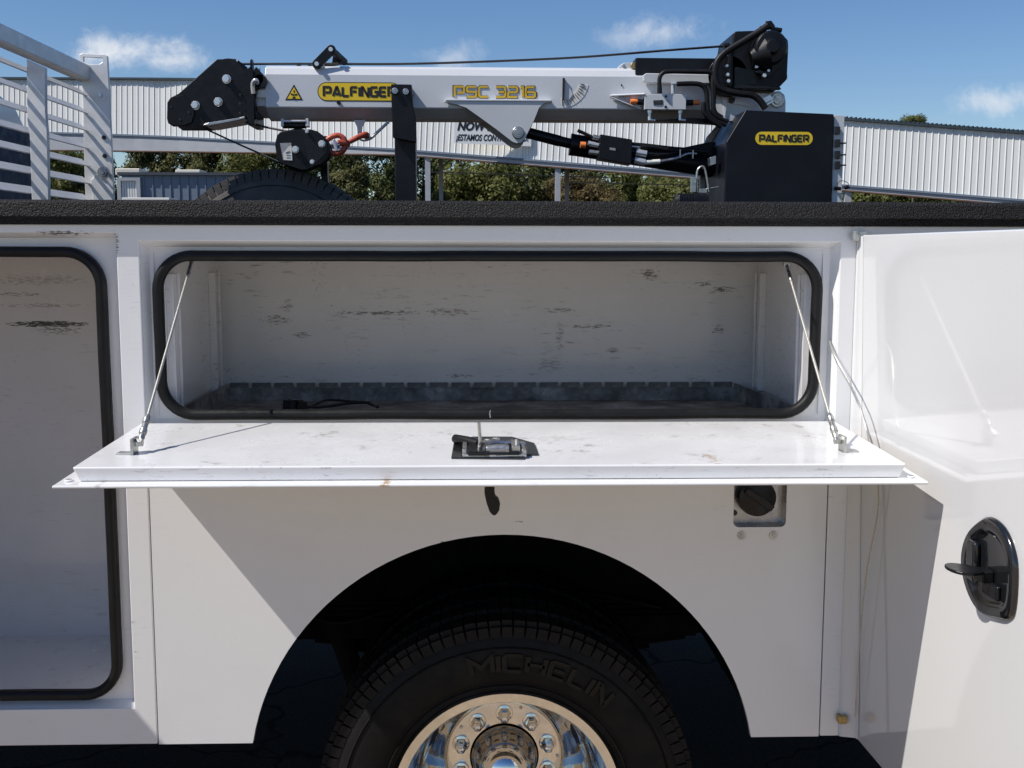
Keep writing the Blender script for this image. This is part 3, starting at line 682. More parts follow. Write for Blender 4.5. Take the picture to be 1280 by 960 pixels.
m = MB(); m.tube([Q(645, 572, .006), Q(645, 570, .030)], .0022, 6); m.tube([Q(640, 565, .014), Q(656, 564, .013)], .005, 8); lp('latch_pin', m, 'zinc', smooth=30)
for a_, b_ in ((610, 560), (620, 558)):
    m = MB(); m.cyl(Q(a_, b_, .009), .0075, .008, (0, 0, 1), n=6); lp('latch_fastener', m, 'zinc', smooth=30)
m = MB(); dslab(m, [(584, 574), (586, 562), (650, 562), (650, 574)], .004, .014); lp('latch_housing', m, 'plastic', bevel=.002)
m = MB(); m.tube([Q(608, 572, .014), Q(622, 572, .016), Q(636, 572, .014)], .009, 12); m.box(Q(640, 572).x, Q(650, 572).x, Q(645, 573).y, Q(645, 562).y, Q(645, 572).z + .010, Q(645, 572).z + .022); lp('latch_cam', m, 'zinc', smooth=40, bevel=.001)
m = MB(); dslab(m, [(606, 575), (607, 563), (632, 563), (634, 575)], .009, .013); lp('latch_plate', m, 'plastic', bevel=.001)
# paddle handle hanging under the door
ho = [(605.5, 607), (605.5, 615), (608, 627), (612, 638), (616, 642.5), (620, 642), (624, 636), (625, 628), (623, 621), (619, 619), (618, 612), (618.5, 607)]
m = MB(); m.prism(xz(ho, -.33), -.345, -.325); lp('paddle_handle', m, 'plastic', bevel=.003)
# ---- hinged vertical door on the right, opened square
DXF = .818; HX = .837
vd = MB(); y1v, y0v = -.022, -.74
hd = [PX(a, b, HX) for a, b in [(1243, 646), (1260, 660), (1271, 690), (1273, 720), (1269, 762), (1262, 774), (1250, 774), (1229, 766), (1216, 744), (1209, 715), (1209, 690), (1216, 667), (1229, 652)]]
hdl = [(p.y, p.z) for p in hd]
def vdoor_z(b): return b
vd.prism([(y0v, .581), (y1v, .581), (y1v, 1.6835), (y0v, 1.6835)], DXF, DXF + .030, axis='x', holes=[[(-.55 + 0 * 0, .0)] * 0] if False else ())
vdoor = vd.build('hinged_door', M['door'], truck, bevel=.003)
m = MB(); V = []
for z_, d_ in ((.584, .0175), (1.681, -.0145)):
    V += [Vector((x_ + d_ * t_, y_, z_)) for x_, y_, t_ in ((.7995, -.0015, 0), (.802, -.007, 0), (.808, -.011, .5), (.815, -.016, 1), (.820, -.025, 1), (.818, -.030, 1), (.823, -.019, 1), (.812, -.008, .6), (.803, -.0005, 0))]
m.add(V, [(k, (k + 1) % 9, (k + 1) % 9 + 9, k + 9) for k in range(9)] + [tuple(range(9)), tuple(range(17, 8, -1))]); m.build('door_edge', M['door'], truck, smooth=50)
m = MB(); hc_ = P(1078, 289, -.012); m.tube([(hc_.x, -.014, 1.672), (hc_.x, -.014, 1.692)], .007, 12); m.box(hc_.x + .004, hc_.x + .024, -.016, -.010, 1.676, 1.690); attach(m.build('door_hinge', M['zinc'], None, smooth=40), vdoor)
# paddle latch: bezel ring, dish, lock, paddle
hcy = sum(p[0] for p in hdl) / len(hdl); hcz = sum(p[1] for p in hdl) / len(hdl)
def ring(k, x): return [Vector((x, hcy + (a - hcy) * k, hcz + (b - hcz) * k)) for a, b in hl]
def dens(pl, n):   # closed Catmull-Rom
    out = []; N_ = len(pl)
    for i in range(N_):
        p0, p1, p2, p3 = (Vector(pl[(i + j - 1) % N_]) for j in range(4))
        for k in range(n):
            t = k / n; out.append(tuple(.5 * (2 * p1 + (p2 - p0) * t + (2 * p0 - 5 * p1 + 4 * p2 - p3) * t * t + (3 * p1 - p0 - 3 * p2 + p3) * t ** 3)))
    return out
hl = dens([(a, b) for a, b in hdl], 4)
m = MB(); lv = [ring(1.0, DXF - .0005), ring(1.0, DXF - .004), ring(.95, DXF - .009), ring(.78, DXF - .009), ring(.74, DXF - .007), ring(.70, DXF - .0035), ring(.64, DXF - .002), ring(.2, DXF - .0012)]
n = len(hl); V = [p for r_ in lv for p in r_]; Fc = [(i * n + k, i * n + (k + 1) % n, (i + 1) * n + (k + 1) % n, (i + 1) * n + k) for i in range(len(lv) - 1) for k in range(n)]; Fc.append(tuple((len(lv) - 1) * n + k for k in range(n)))
m.add(V, Fc); attach(m.build('latch_bezel', M['gloss_black'], None, smooth=50), vdoor)
pc = PX(1243, 716, HX)
m = MB()
pts = []
for k in range(20):
    a = 2 * math.pi * k / 20; pts.append((math.cos(a), math.sin(a)))
tipx = .062
V = [Vector((DXF - .012 - (tipx / 2) * (1 - c) , pc.y + .010 + .030 * s_ * (1.0 - .25 * c), pc.z + .004 - .010 * ((1 - c) / 2) ** 2 * 0 + .006 * (1 - c) / 2)) for c, s_ in pts]
V2 = [v - Vector((0, 0, .0055)) for v in V]
m.add(V + V2, [tuple(range(20)), tuple(reversed(range(20, 40)))] + [(i, (i + 1) % 20, (i + 1) % 20 + 20, i + 20) for i in range(20)])
m.box(DXF - .022, DXF - .003, pc.y - .006, pc.y + .024, pc.z - .016, pc.z + .004)
attach(m.build('latch_paddle', M['plastic'], None, bevel=.002), vdoor)
m = MB(); lk = PX(1222, 700, HX); m.cyl((DXF - .0135, lk.y, lk.z), .0095, .010, (1, 0, 0), n=20); attach(m.build('lock_cylinder', M['steel'], None, smooth=30), vdoor)
m = MB(); m.box(DXF - .015, DXF - .002, lk.y - .022, lk.y + .010, lk.z - .034, lk.z + .036); attach(m.build('lock_housing', M['gloss_black'], None, bevel=.008, segs=3), vdoor)
m = MB(); m.box(DXF - .010, DXF - .002, pc.y - .03, pc.y + .022, pc.z - .040, pc.z - .014); attach(m.build('latch_body', M['plastic'], None, bevel=.005), vdoor)
_p = Vector((DXF, -.02, 1.2)); vdoor.matrix_basis = Matrix.Translation(_p) @ Matrix.Rotation(.028, 4, 'Z') @ Matrix.Rotation(-.030, 4, 'Y') @ Matrix.Translation(-_p)
# the same kind of door at the left compartment, opened towards the sun (just outside the frame)
m = MB(); m.prism([(-.78, .60), (-.02, .60), (-.02, 1.684), (-.78, 1.684)], -1.565, -1.536, axis='x'); m.build('hinged_door', M['door'], truck, bevel=.003)
# limiting cable of the hinged door
m = MB(); m.tube(smooth_path([P(1037, 425, .02), P(1040, 438, -.02), P(1053, 462, -.06), P(1070, 495, -.10), P(1080, 525, -.13), P(1086, 552, -.15), (.813, -.15, 1.15), (.812, -.10, .98), (.818, -.06, .80), (.826, -.03, .64)], 5), .0017, 6); m.build('door_cable', M['cable'], truck, smooth=60)

# ---- cab and cab guard
m = MB(); cpro = [(.05, .9), (.05, 2.0), (.12, 2.15), (.3, 2.23), (.8, 2.26), (1.4, 2.26), (1.90, 2.25), (2.14, 2.20), (2.28, 2.09), (2.335, 1.95), (2.35, 1.3), (2.35, .9)]
m.prism(cpro, -3.9, -1.78, axis='x'); cab = m.build('cab', M['paint'], truck, bevel=.03, segs=3)
m = MB(); m.prism(rrect(.15, 2.29, 1.79, 2.11, .06, 5), -1.781, -1.772, axis='x'); attach(m.build('rear_window', M['navy'], None), cab)
GX = -1.36
gm = MB(); gm.obox((GX, 1.1, 2.258), Vector((0, 1, 0)), Vector((1, 0, 0)), Vector((0, 0, 1)), .66, .025, .025); guard = gm.build('cab_guard', M['alu'], truck, bevel=.004)
def gp(name, mb, **k): attach(mb.build(name, M['alu'], None, **k), guard)
npost = xz([(33, 74), (56, 84), (56.5, 140), (59, 170), (60.5, 240), (60.5, 262), (40, 262), (37, 170), (34, 150)], 1.08)
m = MB(); m.prism(npost, 1.08, 1.10); gp('guard_post', m, bevel=.002)
fpost = xz([(99, 68), (103, 66.5), (130, 68), (134, 70), (136, 105), (139, 170), (142, 240), (142, 262), (107, 262), (105, 200), (103, 110), (100, 84)], 1.67)
slot = xz([(104, 71), (128, 72.5), (128.5, 77), (124, 80), (112, 80), (104, 77)], 1.67)
m = MB(); m.prism(fpost, 1.67, 1.685, holes=[slot]); gp('guard_post', m, bevel=.002)
m = MB(); m.prism(xz([(124, 215), (142, 238), (142, 262), (118, 262), (113, 225)], 1.655), 1.655, 1.668); gp('guard_gusset', m, bevel=.002)
for z in (2.19, 2.13, 2.07, 2.01, 1.95, 1.89, 1.83, 1.77):
    m = MB(); ax = Vector((0, 1, 0)); dv = Vector((math.cos(math.radians(38)), 0, -math.sin(math.radians(38)))); up2 = ax.cross(dv)
    m.obox((GX, 1.09, z), ax, dv, up2, .575, .020, .002); gp('slat', m)
m = MB(); p = P(130, 216, 1.655); m.cyl((p.x, 1.640, p.z), .016, .014, n=6); m.cyl((p.x, 1.650, p.z), .022, .003, n=20); m.cyl((p.x, 1.632, p.z), .008, .014, n=12); attach(m.build('guard_bolt', M['steel'], None, smooth=30), guard)
for a, b in ((130, 172), (131, 195), (133, 243), (125, 119)):
    p = P(a, b, 1.67); m = MB(); m.cyl((p.x, 1.666, p.z), .0075, .005, n=12); attach(m.build('bolt_hole', M['ink'] if b != 119 else M['bolt'], None), guard)

# ---- boom rest post (stands in the bed)
br = MB(); up_o = xz([(488.5, 105), (514.5, 105.5), (516, 130), (520, 150), (520.5, 178), (491, 172), (490, 150)], 1.50); br.prism(up_o, 1.50, 1.525)
rest = br.build('boom_rest', M['black'], truck, bevel=.003)
m = MB(); lo = xz([(493, 168), (519.5, 170), (518.5, 262), (494, 262)], 1.53); lx = [p[0] for p in lo]; m.box(min(lx), max(lx), 1.53, 1.61, .95, max(p[1] for p in lo)); attach(m.build('rest_tube', M['black'], None, bevel=.005), rest)
m = MB(); m.prism(xz([(488.5, 105), (514, 105.5), (515, 116), (488.5, 116)], 1.50), 1.526, 1.74); attach(m.build('rest_cradle', M['black'], None, bevel=.003), rest)
for a, b in ((494, 114), (507.5, 115)):
    p = P(a, b, 1.5); m = MB(); m.cyl((p.x, 1.488, p.z), .0105, .012, n=18); m.cyl((p.x, 1.486, p.z), .005, .004, n=6); attach(m.build('rest_bolt', M['steel'], None, smooth=30), rest)

# =================================================================== SPARE TYRE in the bed
spare = thing('spare_tyre', 'black spare tyre standing in the truck bed below the hook block', 'tyre', (P(341, 300, 1.66).x, 1.75, .95))
stc = P(341, 210.5, 1.66); SR = .40
make_wheel(stc.x, stc.z - SR - .006, 1.66, SR, .22, .235, spare, blocks=84, rub='tyre_dusty_sunlit')
m = MB(); m.lathe([(.236, .02), (.20, .05), (.19, .12), (.0001, .13)], (stc.x, 1.66, stc.z - SR - .006), n=48); m.build('rim', M['under'], spare, smooth=50)
WP  # spare stands on the bed (tilted very slightly by the blocks beneath)

# =================================================================== CRANE
CY = 1.60
crane = thing('service_crane', 'grey and black hydraulic service crane with boom stowed along the truck bed', 'crane', (P(975, 250, 1.6).x, 1.65, 1.62))
def cp(name, mb, mat, **k): return mb.build(name, M[mat], crane, **k)
def sub(name, mb, mat, par, **k): o = mb.build(name, M[mat], None, **k); attach(o, par); return o
# main boom: hexagonal tube. near face at y=CY
xb0 = P(331, 110, CY).x; xb1 = P(905, 110, CY).x
zt, zf1, zf0, zb = 2.279, 2.246, 2.136, 2.101
def boomsec(zt, zf1, zf0, zb, y, dep, bev=.030):
    return [(y, zf0), (y, zf1), (y + .012, zf1 + (zt - zf1) * .75), (y + .03, zt), (y + dep - .03, zt), (y + dep - .012, zf1 + (zt - zf1) * .75), (y + dep, zf1), (y + dep, zf0), (y + dep - .055, zb + .004), (y + dep / 2, zb - .002), (y + .055, zb + .004)]
m = MB(); m.prism(boomsec(zt, zf1, zf0, zb, CY, .19), xb0, xb1, axis='x'); boom = cp('boom', m, 'boom', bevel=.004, segs=3)
xi0 = P(318, 110, CY + .012).x
m = MB(); m.prism(boomsec(zt - .055, zf1 - .035, zf0 + .005, zb + .010, CY + .012, .166), xi0, xb0 + .05, axis='x'); cp('boom_extension', m, 'grey', bevel=.004)
# decals on near face
def decal_word(text, pxa, pxb, pya, pyb, Y, mat, par, wst=.2, gap=.34, ital=0.0, name='letter', thick=.0012):
    _, tw = word(text, gap=gap); a = P(pxa, pyb, Y); b = P(pxb, pya, Y); H_ = b.z - a.z; sx = (b.x - a.x) / tw; k = wst * H_; x0 = 0
    for ch in text:
        if ch == ' ': x0 += .45; continue
        pl, w = word(ch, gap=gap); mb = MB()
        for s in pl: ribbon(mb, [(a.x + (x0 + u) * sx, a.z + k / 2 + v * (H_ - k)) for u, v in s], k, lambda x, z, d: Vector((x, Y - thick + d * thick, z)))
        sub(name, mb, mat, par); x0 += w + gap
def capsule(pxa, pxb, pya, pyb, Y, mat, par, y0, y1, grow=0, name='decal'):
    a = P(pxa - grow, pyb + grow, Y); b = P(pxb + grow, pya - grow, Y); r = (b.z - a.z) / 2 * .98
    mb = MB(); mb.prism(rrect(a.x, b.x, a.z, b.z, r, 12), y0, y1); return sub(name, mb, mat, par)
capsule(398, 500, 104, 125.5, CY, 'ink', boom, CY - .0010, CY, .8)
capsule(398, 500, 104, 125.5, CY, 'yellow', boom, CY - .0018, CY - .0012, -.3)
decal_word('PALFINGER', 405, 494, 108, 121.5, CY, 'ink', boom, wst=.22, gap=.30, thick=.0028)
decal_word('PSC 3216', 567.5, 669.5, 107, 123, CY, 'ink', boom, wst=.225, gap=.26, thick=.0016, name='letter_outline')
decal_word('PSC 3216', 568.3, 668.7, 107.7, 122.3, CY, 'gold', boom, wst=.18, gap=.26, thick=.0026)
tri = [(367.5, 105.5), (378.5, 125), (356.5, 125)]
m = MB(); m.prism(xz(tri, CY), CY - .001, CY); sub('warning_decal', m, 'ink', boom)
m = MB(); m.prism(xz([(367.5, 109), (375.7, 123.5), (359.3, 123.5)], CY), CY - .002, CY - .0012); sub('warning_decal', m, 'yellow', boom)
m = MB(); m.prism(xz([(363.5, 116.5), (368, 118), (371.5, 117), (371.5, 119), (367, 119.6), (363.5, 118.3)], CY), CY - .003, CY - .0022); m.prism(xz([(366, 121), (369, 121), (369.5, 123), (365.5, 123)], CY), CY - .003, CY - .0022); m.prism(xz([(367, 113), (368.5, 113), (368, 116), (367, 116)], CY), CY - .003, CY - .0022); sub('warning_symbol', m, 'ink', boom)
m = MB(); m.cyl(P(423.5, 128.5, CY) - Vector((0, .012, 0)), .0065, .012, n=12); sub('grease_nipple', m, 'black', boom)
m = MB(); m.prism(xz([(323, 113), (333, 112), (334, 122), (321, 122)], CY), CY - .0005, CY + .011); sub('data_sticker', m, 'sticker', boom)
# angle gauge on the near face
m = MB(); arcp = []
c = P(702, 100, CY)
def ap(r, a): return (c.x + r * math.cos(math.radians(a)), c.z + r * math.sin(math.radians(a)))
m.prism([ap(.062, a) for a in range(-92, -8, 6)] + [ap(.094, a) for a in range(-10, -94, -6)], CY - .0012, CY); gauge = sub('angle_gauge', m, 'sticker', boom)
m = MB()
for a in range(-88, -10, 7):
    p0 = ap(.066, a); p1 = ap(.080 if a % 2 else .087, a); m.bar((p0[0], CY - .0022, p0[1]), (p1[0], CY - .0022, p1[1]), .0012, .0035, up=(0, 1, 0))
sub('gauge_marks', m, 'ink', boom)
m = MB(); m.prism(xz([(704, 98), (707, 100), (716, 118), (712, 124), (704, 126)], CY), CY - .004, CY - .0023); sub('gauge_plate', m, 'grey', boom)
m = MB(); m.prism(xz([(703, 98), (706, 98), (705, 126), (702.5, 126)], CY), CY - .010, CY - .005); sub('gauge_needle', m, 'ink', boom)
# lift cylinder bracket under the boom
bo = [(555, 127.5), (556, 125.8), (560, 125.2), (684, 125), (690, 125.5), (690, 127.5), (680, 129), (674, 135), (668, 150), (660, 166), (656, 174), (651, 178.5), (645, 179), (640, 177), (622, 163), (600, 147), (583, 135), (570, 130.5)]
for yy, nm in ((CY - .018, 0), (CY + .18, 1)):
    m = MB(); m.prism(xz(bo, CY - .018), yy, yy + .014); bk = cp('cylinder_bracket', m, 'grey', bevel=.003)
m = MB(); a = P(557, 125.4, CY - .02); b = P(689, 125.4, CY - .02); m.box(a.x, b.x, CY - .022, CY, a.z - .002, a.z + .0045); cp('bracket_rib', m, 'boom', bevel=.002)
pc_ = P(647.5, 166, CY - .02)
m = MB(); m.cyl((pc_.x, CY - .028, pc_.z), .021, .23, n=28, bev=.003); m.cyl((pc_.x, CY - .032, pc_.z), .014, .01, n=24); m.cyl((pc_.x, CY - .036, pc_.z), .008, .01, n=6); cp('bracket_pin', m, 'steel', smooth=30)
# lift cylinder
ra = P(650, 163.5, CY + .09); rb = P(713, 179.5, CY + .09); re = P(900, 210, CY + .09)
m = MB(); m.tube([ra, P(700, 176.5, CY + .09)], .0195, 20); m.tube([P(690, 174, CY + .09), rb], .018, 20); cp('cylinder_sleeve', m, 'black', smooth=40)
m = MB(); m.tube([P(701, 176.7, CY + .09), P(716, 180, CY + .09)], .0135, 20); cp('piston_rod', m, 'steel', smooth=40)
m = MB(); m.tube([P(712.5, 180.5, CY + .09), P(720, 181.6, CY + .09), re], [.039, .038, .038], 28); cyl = cp('lift_cylinder', m, 'black', smooth=40)
q = CY + .03
m = MB(); m.prism(xz([(748.5, 169.5), (788, 176), (787, 207), (746, 200)], q), q - .05, q + .03); sub('valve_block', m, 'black', cyl, bevel=.003)
m = MB(); m.prism(xz([(760, 186), (767, 187), (767, 190), (760, 189)], q), q - .052, q - .05); sub('block_label', m, 'greylabel', cyl)
for (a1, b1, a2, b2, r, mt_) in ((741, 171, 749, 173, .009, 'zinc'), (735, 179, 748, 182, .009, 'bolt'), (736, 190, 748, 191.5, .009, 'zinc'), (787, 183, 800, 184, .006, 'steel'), (795, 190, 808, 192.5, .0125, 'bolt'), (793, 200, 806, 203, .0125, 'bolt'), (786, 189, 796, 190.5, .008, 'black'), (785, 198, 794, 200, .008, 'black'), (806, 203, 825, 202, .0085, 'sticker')):
    m = MB(); m.tube([P(a1, b1, q - .03), P(a2, b2, q - .03)], r, 12); sub('hose_fitting', m, mt_, cyl, smooth=40)
m = MB(); m.tube([P(725.5, 181, q - .03), P(732, 181.5, q - .03)], .011, 12); sub('fitting_cap', m, 'orange', cyl, smooth=40)
for pts, r, mt_ in (([(741, 172), (733, 168), (722, 163)], .006, 'rubber'), ([(808, 192), (830, 193), (855, 188), (866, 186)], .0058, 'rubber'), ([(824, 202), (845, 198), (860, 192), (871, 192)], .0055, 'steel'), ([(800, 184), (815, 184), (835, 187), (868, 188), (885, 190)], .009, 'rubber'), ([(788, 180), (810, 182), (845, 186), (880, 188)], .007, 'rubber')):
    m = MB(); m.tube(smooth_path([P(a, b, q - .03) for a, b in pts], 5), r, 8); sub('hydraulic_hose', m, mt_, cyl, smooth=60)
for a, b in ((850, 192), (866, 193)):
    m = MB(); p = P(a, b, q - .04); m.box(p.x - .002, p.x + .002, p.y - .003, p.y + .02, p.z - .014, p.z + .014); sub('hose_clamp', m, 'steel', cyl)
# lower arm between cylinder and column (dark)
m = MB(); m.prism(xz([(820, 192), (885, 178), (915, 178), (915, 235), (880, 218)], CY + .10), CY + .08, CY + .14); cp('cylinder_foot', m, 'black', bevel=.004)
# column head: grey cheek plates
m = MB(); m.prism(xz([(884, 117), (905, 113), (960, 117), (966, 115), (974, 114), (980, 119), (981.5, 128), (981, 150), (895, 152), (890, 138)], CY), CY - .01, CY + .02); head = cp('column_head', m, 'grey', bevel=.004)
m = MB(); m.prism(xz([(900, 118), (909, 118), (905, 146)], CY), CY - .016, CY - .0105); m.prism(xz([(914, 130), (922, 119), (962, 121), (938, 134)], CY), CY - .016, CY - .0105); sub('head_stiffener', m, 'boom', head)
m = MB(); p = P(913.5, 126, CY); m.cyl((p.x, CY - .018, p.z), .0105, .012, n=20); sub('pin_hole', m, 'ink', head)
m = MB(); p = P(970, 126, CY); m.cyl((p.x, CY - .020, p.z), .024, .012, n=30); m.cyl((p.x, CY - .028, p.z), .015, .012, n=24); sub('pivot_pin', m, 'zinc', head, smooth=30)
m = MB(); m.bar(P(958, 131, CY - .02), P(976, 120, CY - .02), .006, .010, up=(0, 1, 0)); m.prism(xz([(951, 124), (962, 119), (966, 124), (955, 130)], CY - .02), CY - .026, CY - .018); sub('pin_keeper', m, 'bolt', head)
# black motor guard on top of the boom, with grey shelf
a = P(794.5, 72, CY); b = P(897, 94.5, CY)
m = MB(); m.box(a.x, b.x, CY + .0, CY + .17, b.z, a.z); cp('extension_cylinder', m, 'black', bevel=.004)
m = MB(); p = P(864, 72, CY); m.box(p.x - .012, p.x + .012, CY + .05, CY + .09, a.z, a.z + .006); cp('guard_bolt', m, 'steel')
m = MB(); m.prism(xz([(802, 96), (806, 93), (897, 95), (897, 106), (808, 105.5), (803, 102)], CY), CY - .03, CY - .004); cp('cylinder_shelf', m, 'grey', bevel=.003)
m = MB(); m.prism(xz([(770, 86.5), (777, 80), (780, 78.5), (793.5, 78), (794, 93), (785, 92)], CY + .03), CY + .03, CY + .04); lug = cp('cylinder_lug', m, 'boom', bevel=.002)
m = MB(); p = P(779.5, 82.5, CY + .03); m.cyl((p.x, CY + .024, p.z), .005, .008, n=14); sub('lug_hole', m, 'steel', lug)
m = MB(); p = P(791.5, 83, CY + .03); m.cyl((p.x, CY + .012, p.z), .011, .02, n=16); sub('lug_pin', m, 'brass', lug)
m = MB(); m.cyl(P(777, 106.5, CY) - Vector((0, .003, 0)), .003, .004, n=8); sub('boom_hole', m, 'ink', boom)
# valve manifold with caps
YV = CY - .06
a = P(806, 117.5, YV); b = P(857.5, 137, YV)
m = MB(); m.box(a.x, b.x, YV, CY - .012, b.z, a.z); man = cp('valve_manifold', m, 'grey', bevel=.0015)
m = MB(); m.prism(xz([(816.5, 125.5), (828.5, 125), (828.5, 131), (817, 131.5)], YV), YV - .0015, YV); sub('manifold_label', m, 'ink', man)
m = MB()
for k in range(3): m.bar(P(818.5, 127 + k * 1.6, YV - .002), P(826.5, 126.8 + k * 1.6, YV - .002), .0004, .0016, up=(0, 1, 0))
sub('label_lines', m, 'greylabel', man)
for a_, b_ in ((832.5, 120.5), (832, 133.5)):
    m = MB(); p = P(a_, b_, YV); m.cyl((p.x, YV - .002, p.z), .0045, .004, n=12); sub('manifold_port', m, 'ink', man)
m = MB(); m.bar(P(834, 124, YV - .001), P(839, 131, YV - .001), .0008, .006, up=(0, 1, 0)); sub('manifold_slot', m, 'greylabel', man)
for x0_, x1_, x2_, yy in ((806, 797, 788, 127), (857.5, 866, 874.5, 128)):
    m = MB(); m.tube([P(x0_, yy + .5, YV + .02), P(x1_, yy + .3, YV + .02)], .010, 12); sub('cartridge', m, 'black', man, smooth=40)
    m = MB(); m.tube([P(x1_, yy, YV + .02), P((x1_ + x2_) / 2, yy, YV + .02), P(x2_, yy, YV + .02)], [.0075, .0095, .0085], 12); sub('cartridge_cap', m, 'orange', man, smooth=40)
for a_ in (812, 850):
    m = MB(); p = P(a_, 137, YV + .02); m.tube([p, p - Vector((0, 0, .012))], .009, 12); m.tube([p - Vector((0, 0, .012)), p - Vector((0, 0, .036))], .0055, 10); m.tube([p - Vector((0, 0, .034)), p - Vector((-.02, 0, .036))], .005, 10); sub('manifold_fitting', m, 'bolt', man, smooth=40)
m = MB(); m.tube([P(841, 117, YV + .02), P(841, 104, YV + .02)], .0065, 10); m.tube([P(839, 105, YV + .02), P(846, 105, YV + .02)], .007, 10); sub('elbow_fitting', m, 'bolt', man, smooth=40)
m = MB(); m.tube([P(824.5, 117, YV + .02), P(824.5, 109, YV + .02)], .0085, 12); sub('hose_nut', m, 'black', man, smooth=40)
m = MB(); m.prism(xz([(818, 151), (896, 156), (896, 150), (860, 148)], CY), CY - .02, CY + .02); cp('pipe_tray', m, 'black')
# gusset beside the manifold
m = MB(); m.add([P(762.5, 120, CY - .004), P(806, 117, CY - .004), P(806, 117.5, YV), P(800, 134, CY - .03), P(764, 122, CY - .004)], [(0, 1, 2), (0, 2, 4), (4, 2, 3)]); cp('manifold_gusset', m, 'boom')
m = MB(); m.tube([P(763, 119.5, CY - .012), P(806, 117.5, YV)], .004, 8); m.tube([P(763, 121, CY - .012), P(801, 136, CY - .03)], .0035, 8); cp('gusset_edge', m, 'boom', smooth=60)
# hoses
YH = CY - .07
for pts, r in (([(824.5, 110), (824.5, 98), (829, 91), (838, 89.5), (870, 89.5), (886, 90), (892, 95), (893, 110), (892, 130), (893, 142), (900, 148), (910, 152)], .0075),
               ([(846, 105), (868, 104.5), (878, 107), (883, 115), (884, 130), (886, 142), (895, 151), (908, 156)], .0085),
               ([(960, 32), (945, 42), (925, 54), (906, 66), (896, 78), (893.5, 92), (896, 105), (905, 113), (925, 117), (940, 119), (950, 126), (957, 136)], .0115),
               ([(899, 70), (893, 84), (891, 100), (891.5, 125), (894, 140), (903, 147)], .0075), ([(880, 128), (880, 140), (889, 150), (902, 158)], .009)):
    m = MB(); m.tube(smooth_path([P(a_, b_, YH) for a_, b_ in pts], 6), r, 10); cp('hydraulic_hose', m, 'rubber', smooth=60)
# winch
YW = CY - .03
m = MB(); m.prism(xz([(917, 41), (920, 39), (950, 38), (960, 42), (978, 42), (985.5, 50), (986, 58), (984.5, 92), (985, 98), (970, 113.5), (914, 112), (914, 60)], YW), YW, YW + .24); winch = cp('winch', m, 'black', bevel=.006)
m = MB(); p = P(963, 60, YW - .04); m.lathe([(.0001, -.02), (.020, -.02), (.0225, -.014), (.0225, -.004), (.030, .0), (.050, .0), (.056, .006), (.058, .02), (.058, .08)], (p.x, YW - .06, p.z), n=44); sub('winch_motor', m, 'black', winch, smooth=40)
m = MB(); p = P(942, 80, YW - .03); d0 = P(950, 72, YW - .03); m.tube([P(957, 68, YW - .02), P(938, 74, YW - .02)], [.062, .030], 24); sub('motor_neck', m, 'black', winch, smooth=40)
m = MB(); m.lathe([(.068, 0), (.070, .01), (.070, .02), (.050, .03), (.050, .17), (.070, .18), (.070, .2)], (P(910, 95, YW).x, YW + .0, P(910, 95, YW).z), n=36); m.cyl((P(910, 95, YW).x, YW + .0, P(910, 95, YW).z), .069, .01, n=36); sub('cable_drum', m, 'black', winch, smooth=40)
m = MB(); p = P(912, 85, YW - .01); m.box(p.x - .008, p.x + .004, YW - .02, YW, P(912, 108, YW).z, P(912, 62, YW).z); sub('drum_frame', m, 'steel' if 0 else 'plastic', winch, bevel=.002)
m = MB(); m.prism(xz([(915, 107), (972, 110), (974, 113), (915, 112)], YW), YW - .03, YW); m.prism(xz([(917, 84), (944, 88), (944, 107), (917, 107)], YW), YW - .012, YW); m.prism(xz([(946, 88), (953, 91), (976, 72), (980, 76), (958, 97), (942, 92)], YW), YW - .03, YW); sub('winch_plate', m, 'plastic', winch, bevel=.002)
for a_, b_, r_ in ((946, 83, .006), (956, 94, .007), (961, 88, .005), (979, 59, .005), (910, 93, .006), (909, 82, .005), (911, 101, .006)):
    m = MB(); p = P(a_, b_, YW - .04); m.cyl(p, r_, .02, n=8); sub('winch_bolt', m, 'bolt', winch, smooth=30)
m = MB(); m.tube([P(958, 30, YW), P(962, 29, YW), P(966, 35, YW)], .010, 10); m.tube([P(950, 36, YW), P(962, 34, YW)], .009, 10); m.tube([P(964, 36, YW), P(977, 38, YW)], .008, 10); m.tube([P(905, 58, YW), P(912, 56, YW)], .009, 8); sub('hose_union', m, 'plastic', winch, smooth=40)
# black cover of the column
YC = 1.45
co = [(932, 137.5), (1043, 142.5), (1040, 262), (905, 262), (907.5, 177.5)]
m = MB(); m.prism(xz(co, YC), YC, YC + .34); cover = cp('column_cover', m, 'cover', bevel=.005)
m = MB(); co2 = [(932, 137.5), (1043, 142.5), (1040, 262), (905, 262), (904, 200), (908, 172)]
q2 = xz([(930, 134.5), (960, 135), (960, 262), (902, 262), (900, 215), (899, 197), (902, 177), (910, 158)], YC); m.prism(q2, YC + .341, YC + .356); sub('cover_plate', m, 'grey', cover, bevel=.002)
capsule(944, 1016, 165, 181, YC, 'yellow', cover, YC - .001, YC)
decal_word('PALFINGER', 949.5, 1010.5, 168.3, 177.8, YC, 'ink', cover, wst=.22, gap=.30, thick=.002)
m = MB(); a = P(1043, 144, YC + .01); b = P(1051.5, 262, YC + .01); m.box(a.x, b.x, YC + .01, YC + .02, b.z, a.z); sp_ = sub('switch_panel', m, 'grey', cover, bevel=.001)
for b_ in (163, 179, 193.5, 206.5):
    m = MB(); p = P(1047, b_, YC); m.box(p.x - .006, p.x + .008, YC - .003, YC + .01, p.z - .013, p.z + .013)
    if b_ > 170: m.tube([p, p + Vector((.028, -.004, 0))], .0028, 8)
    sub('switch', m, 'ink', cover, bevel=.001)
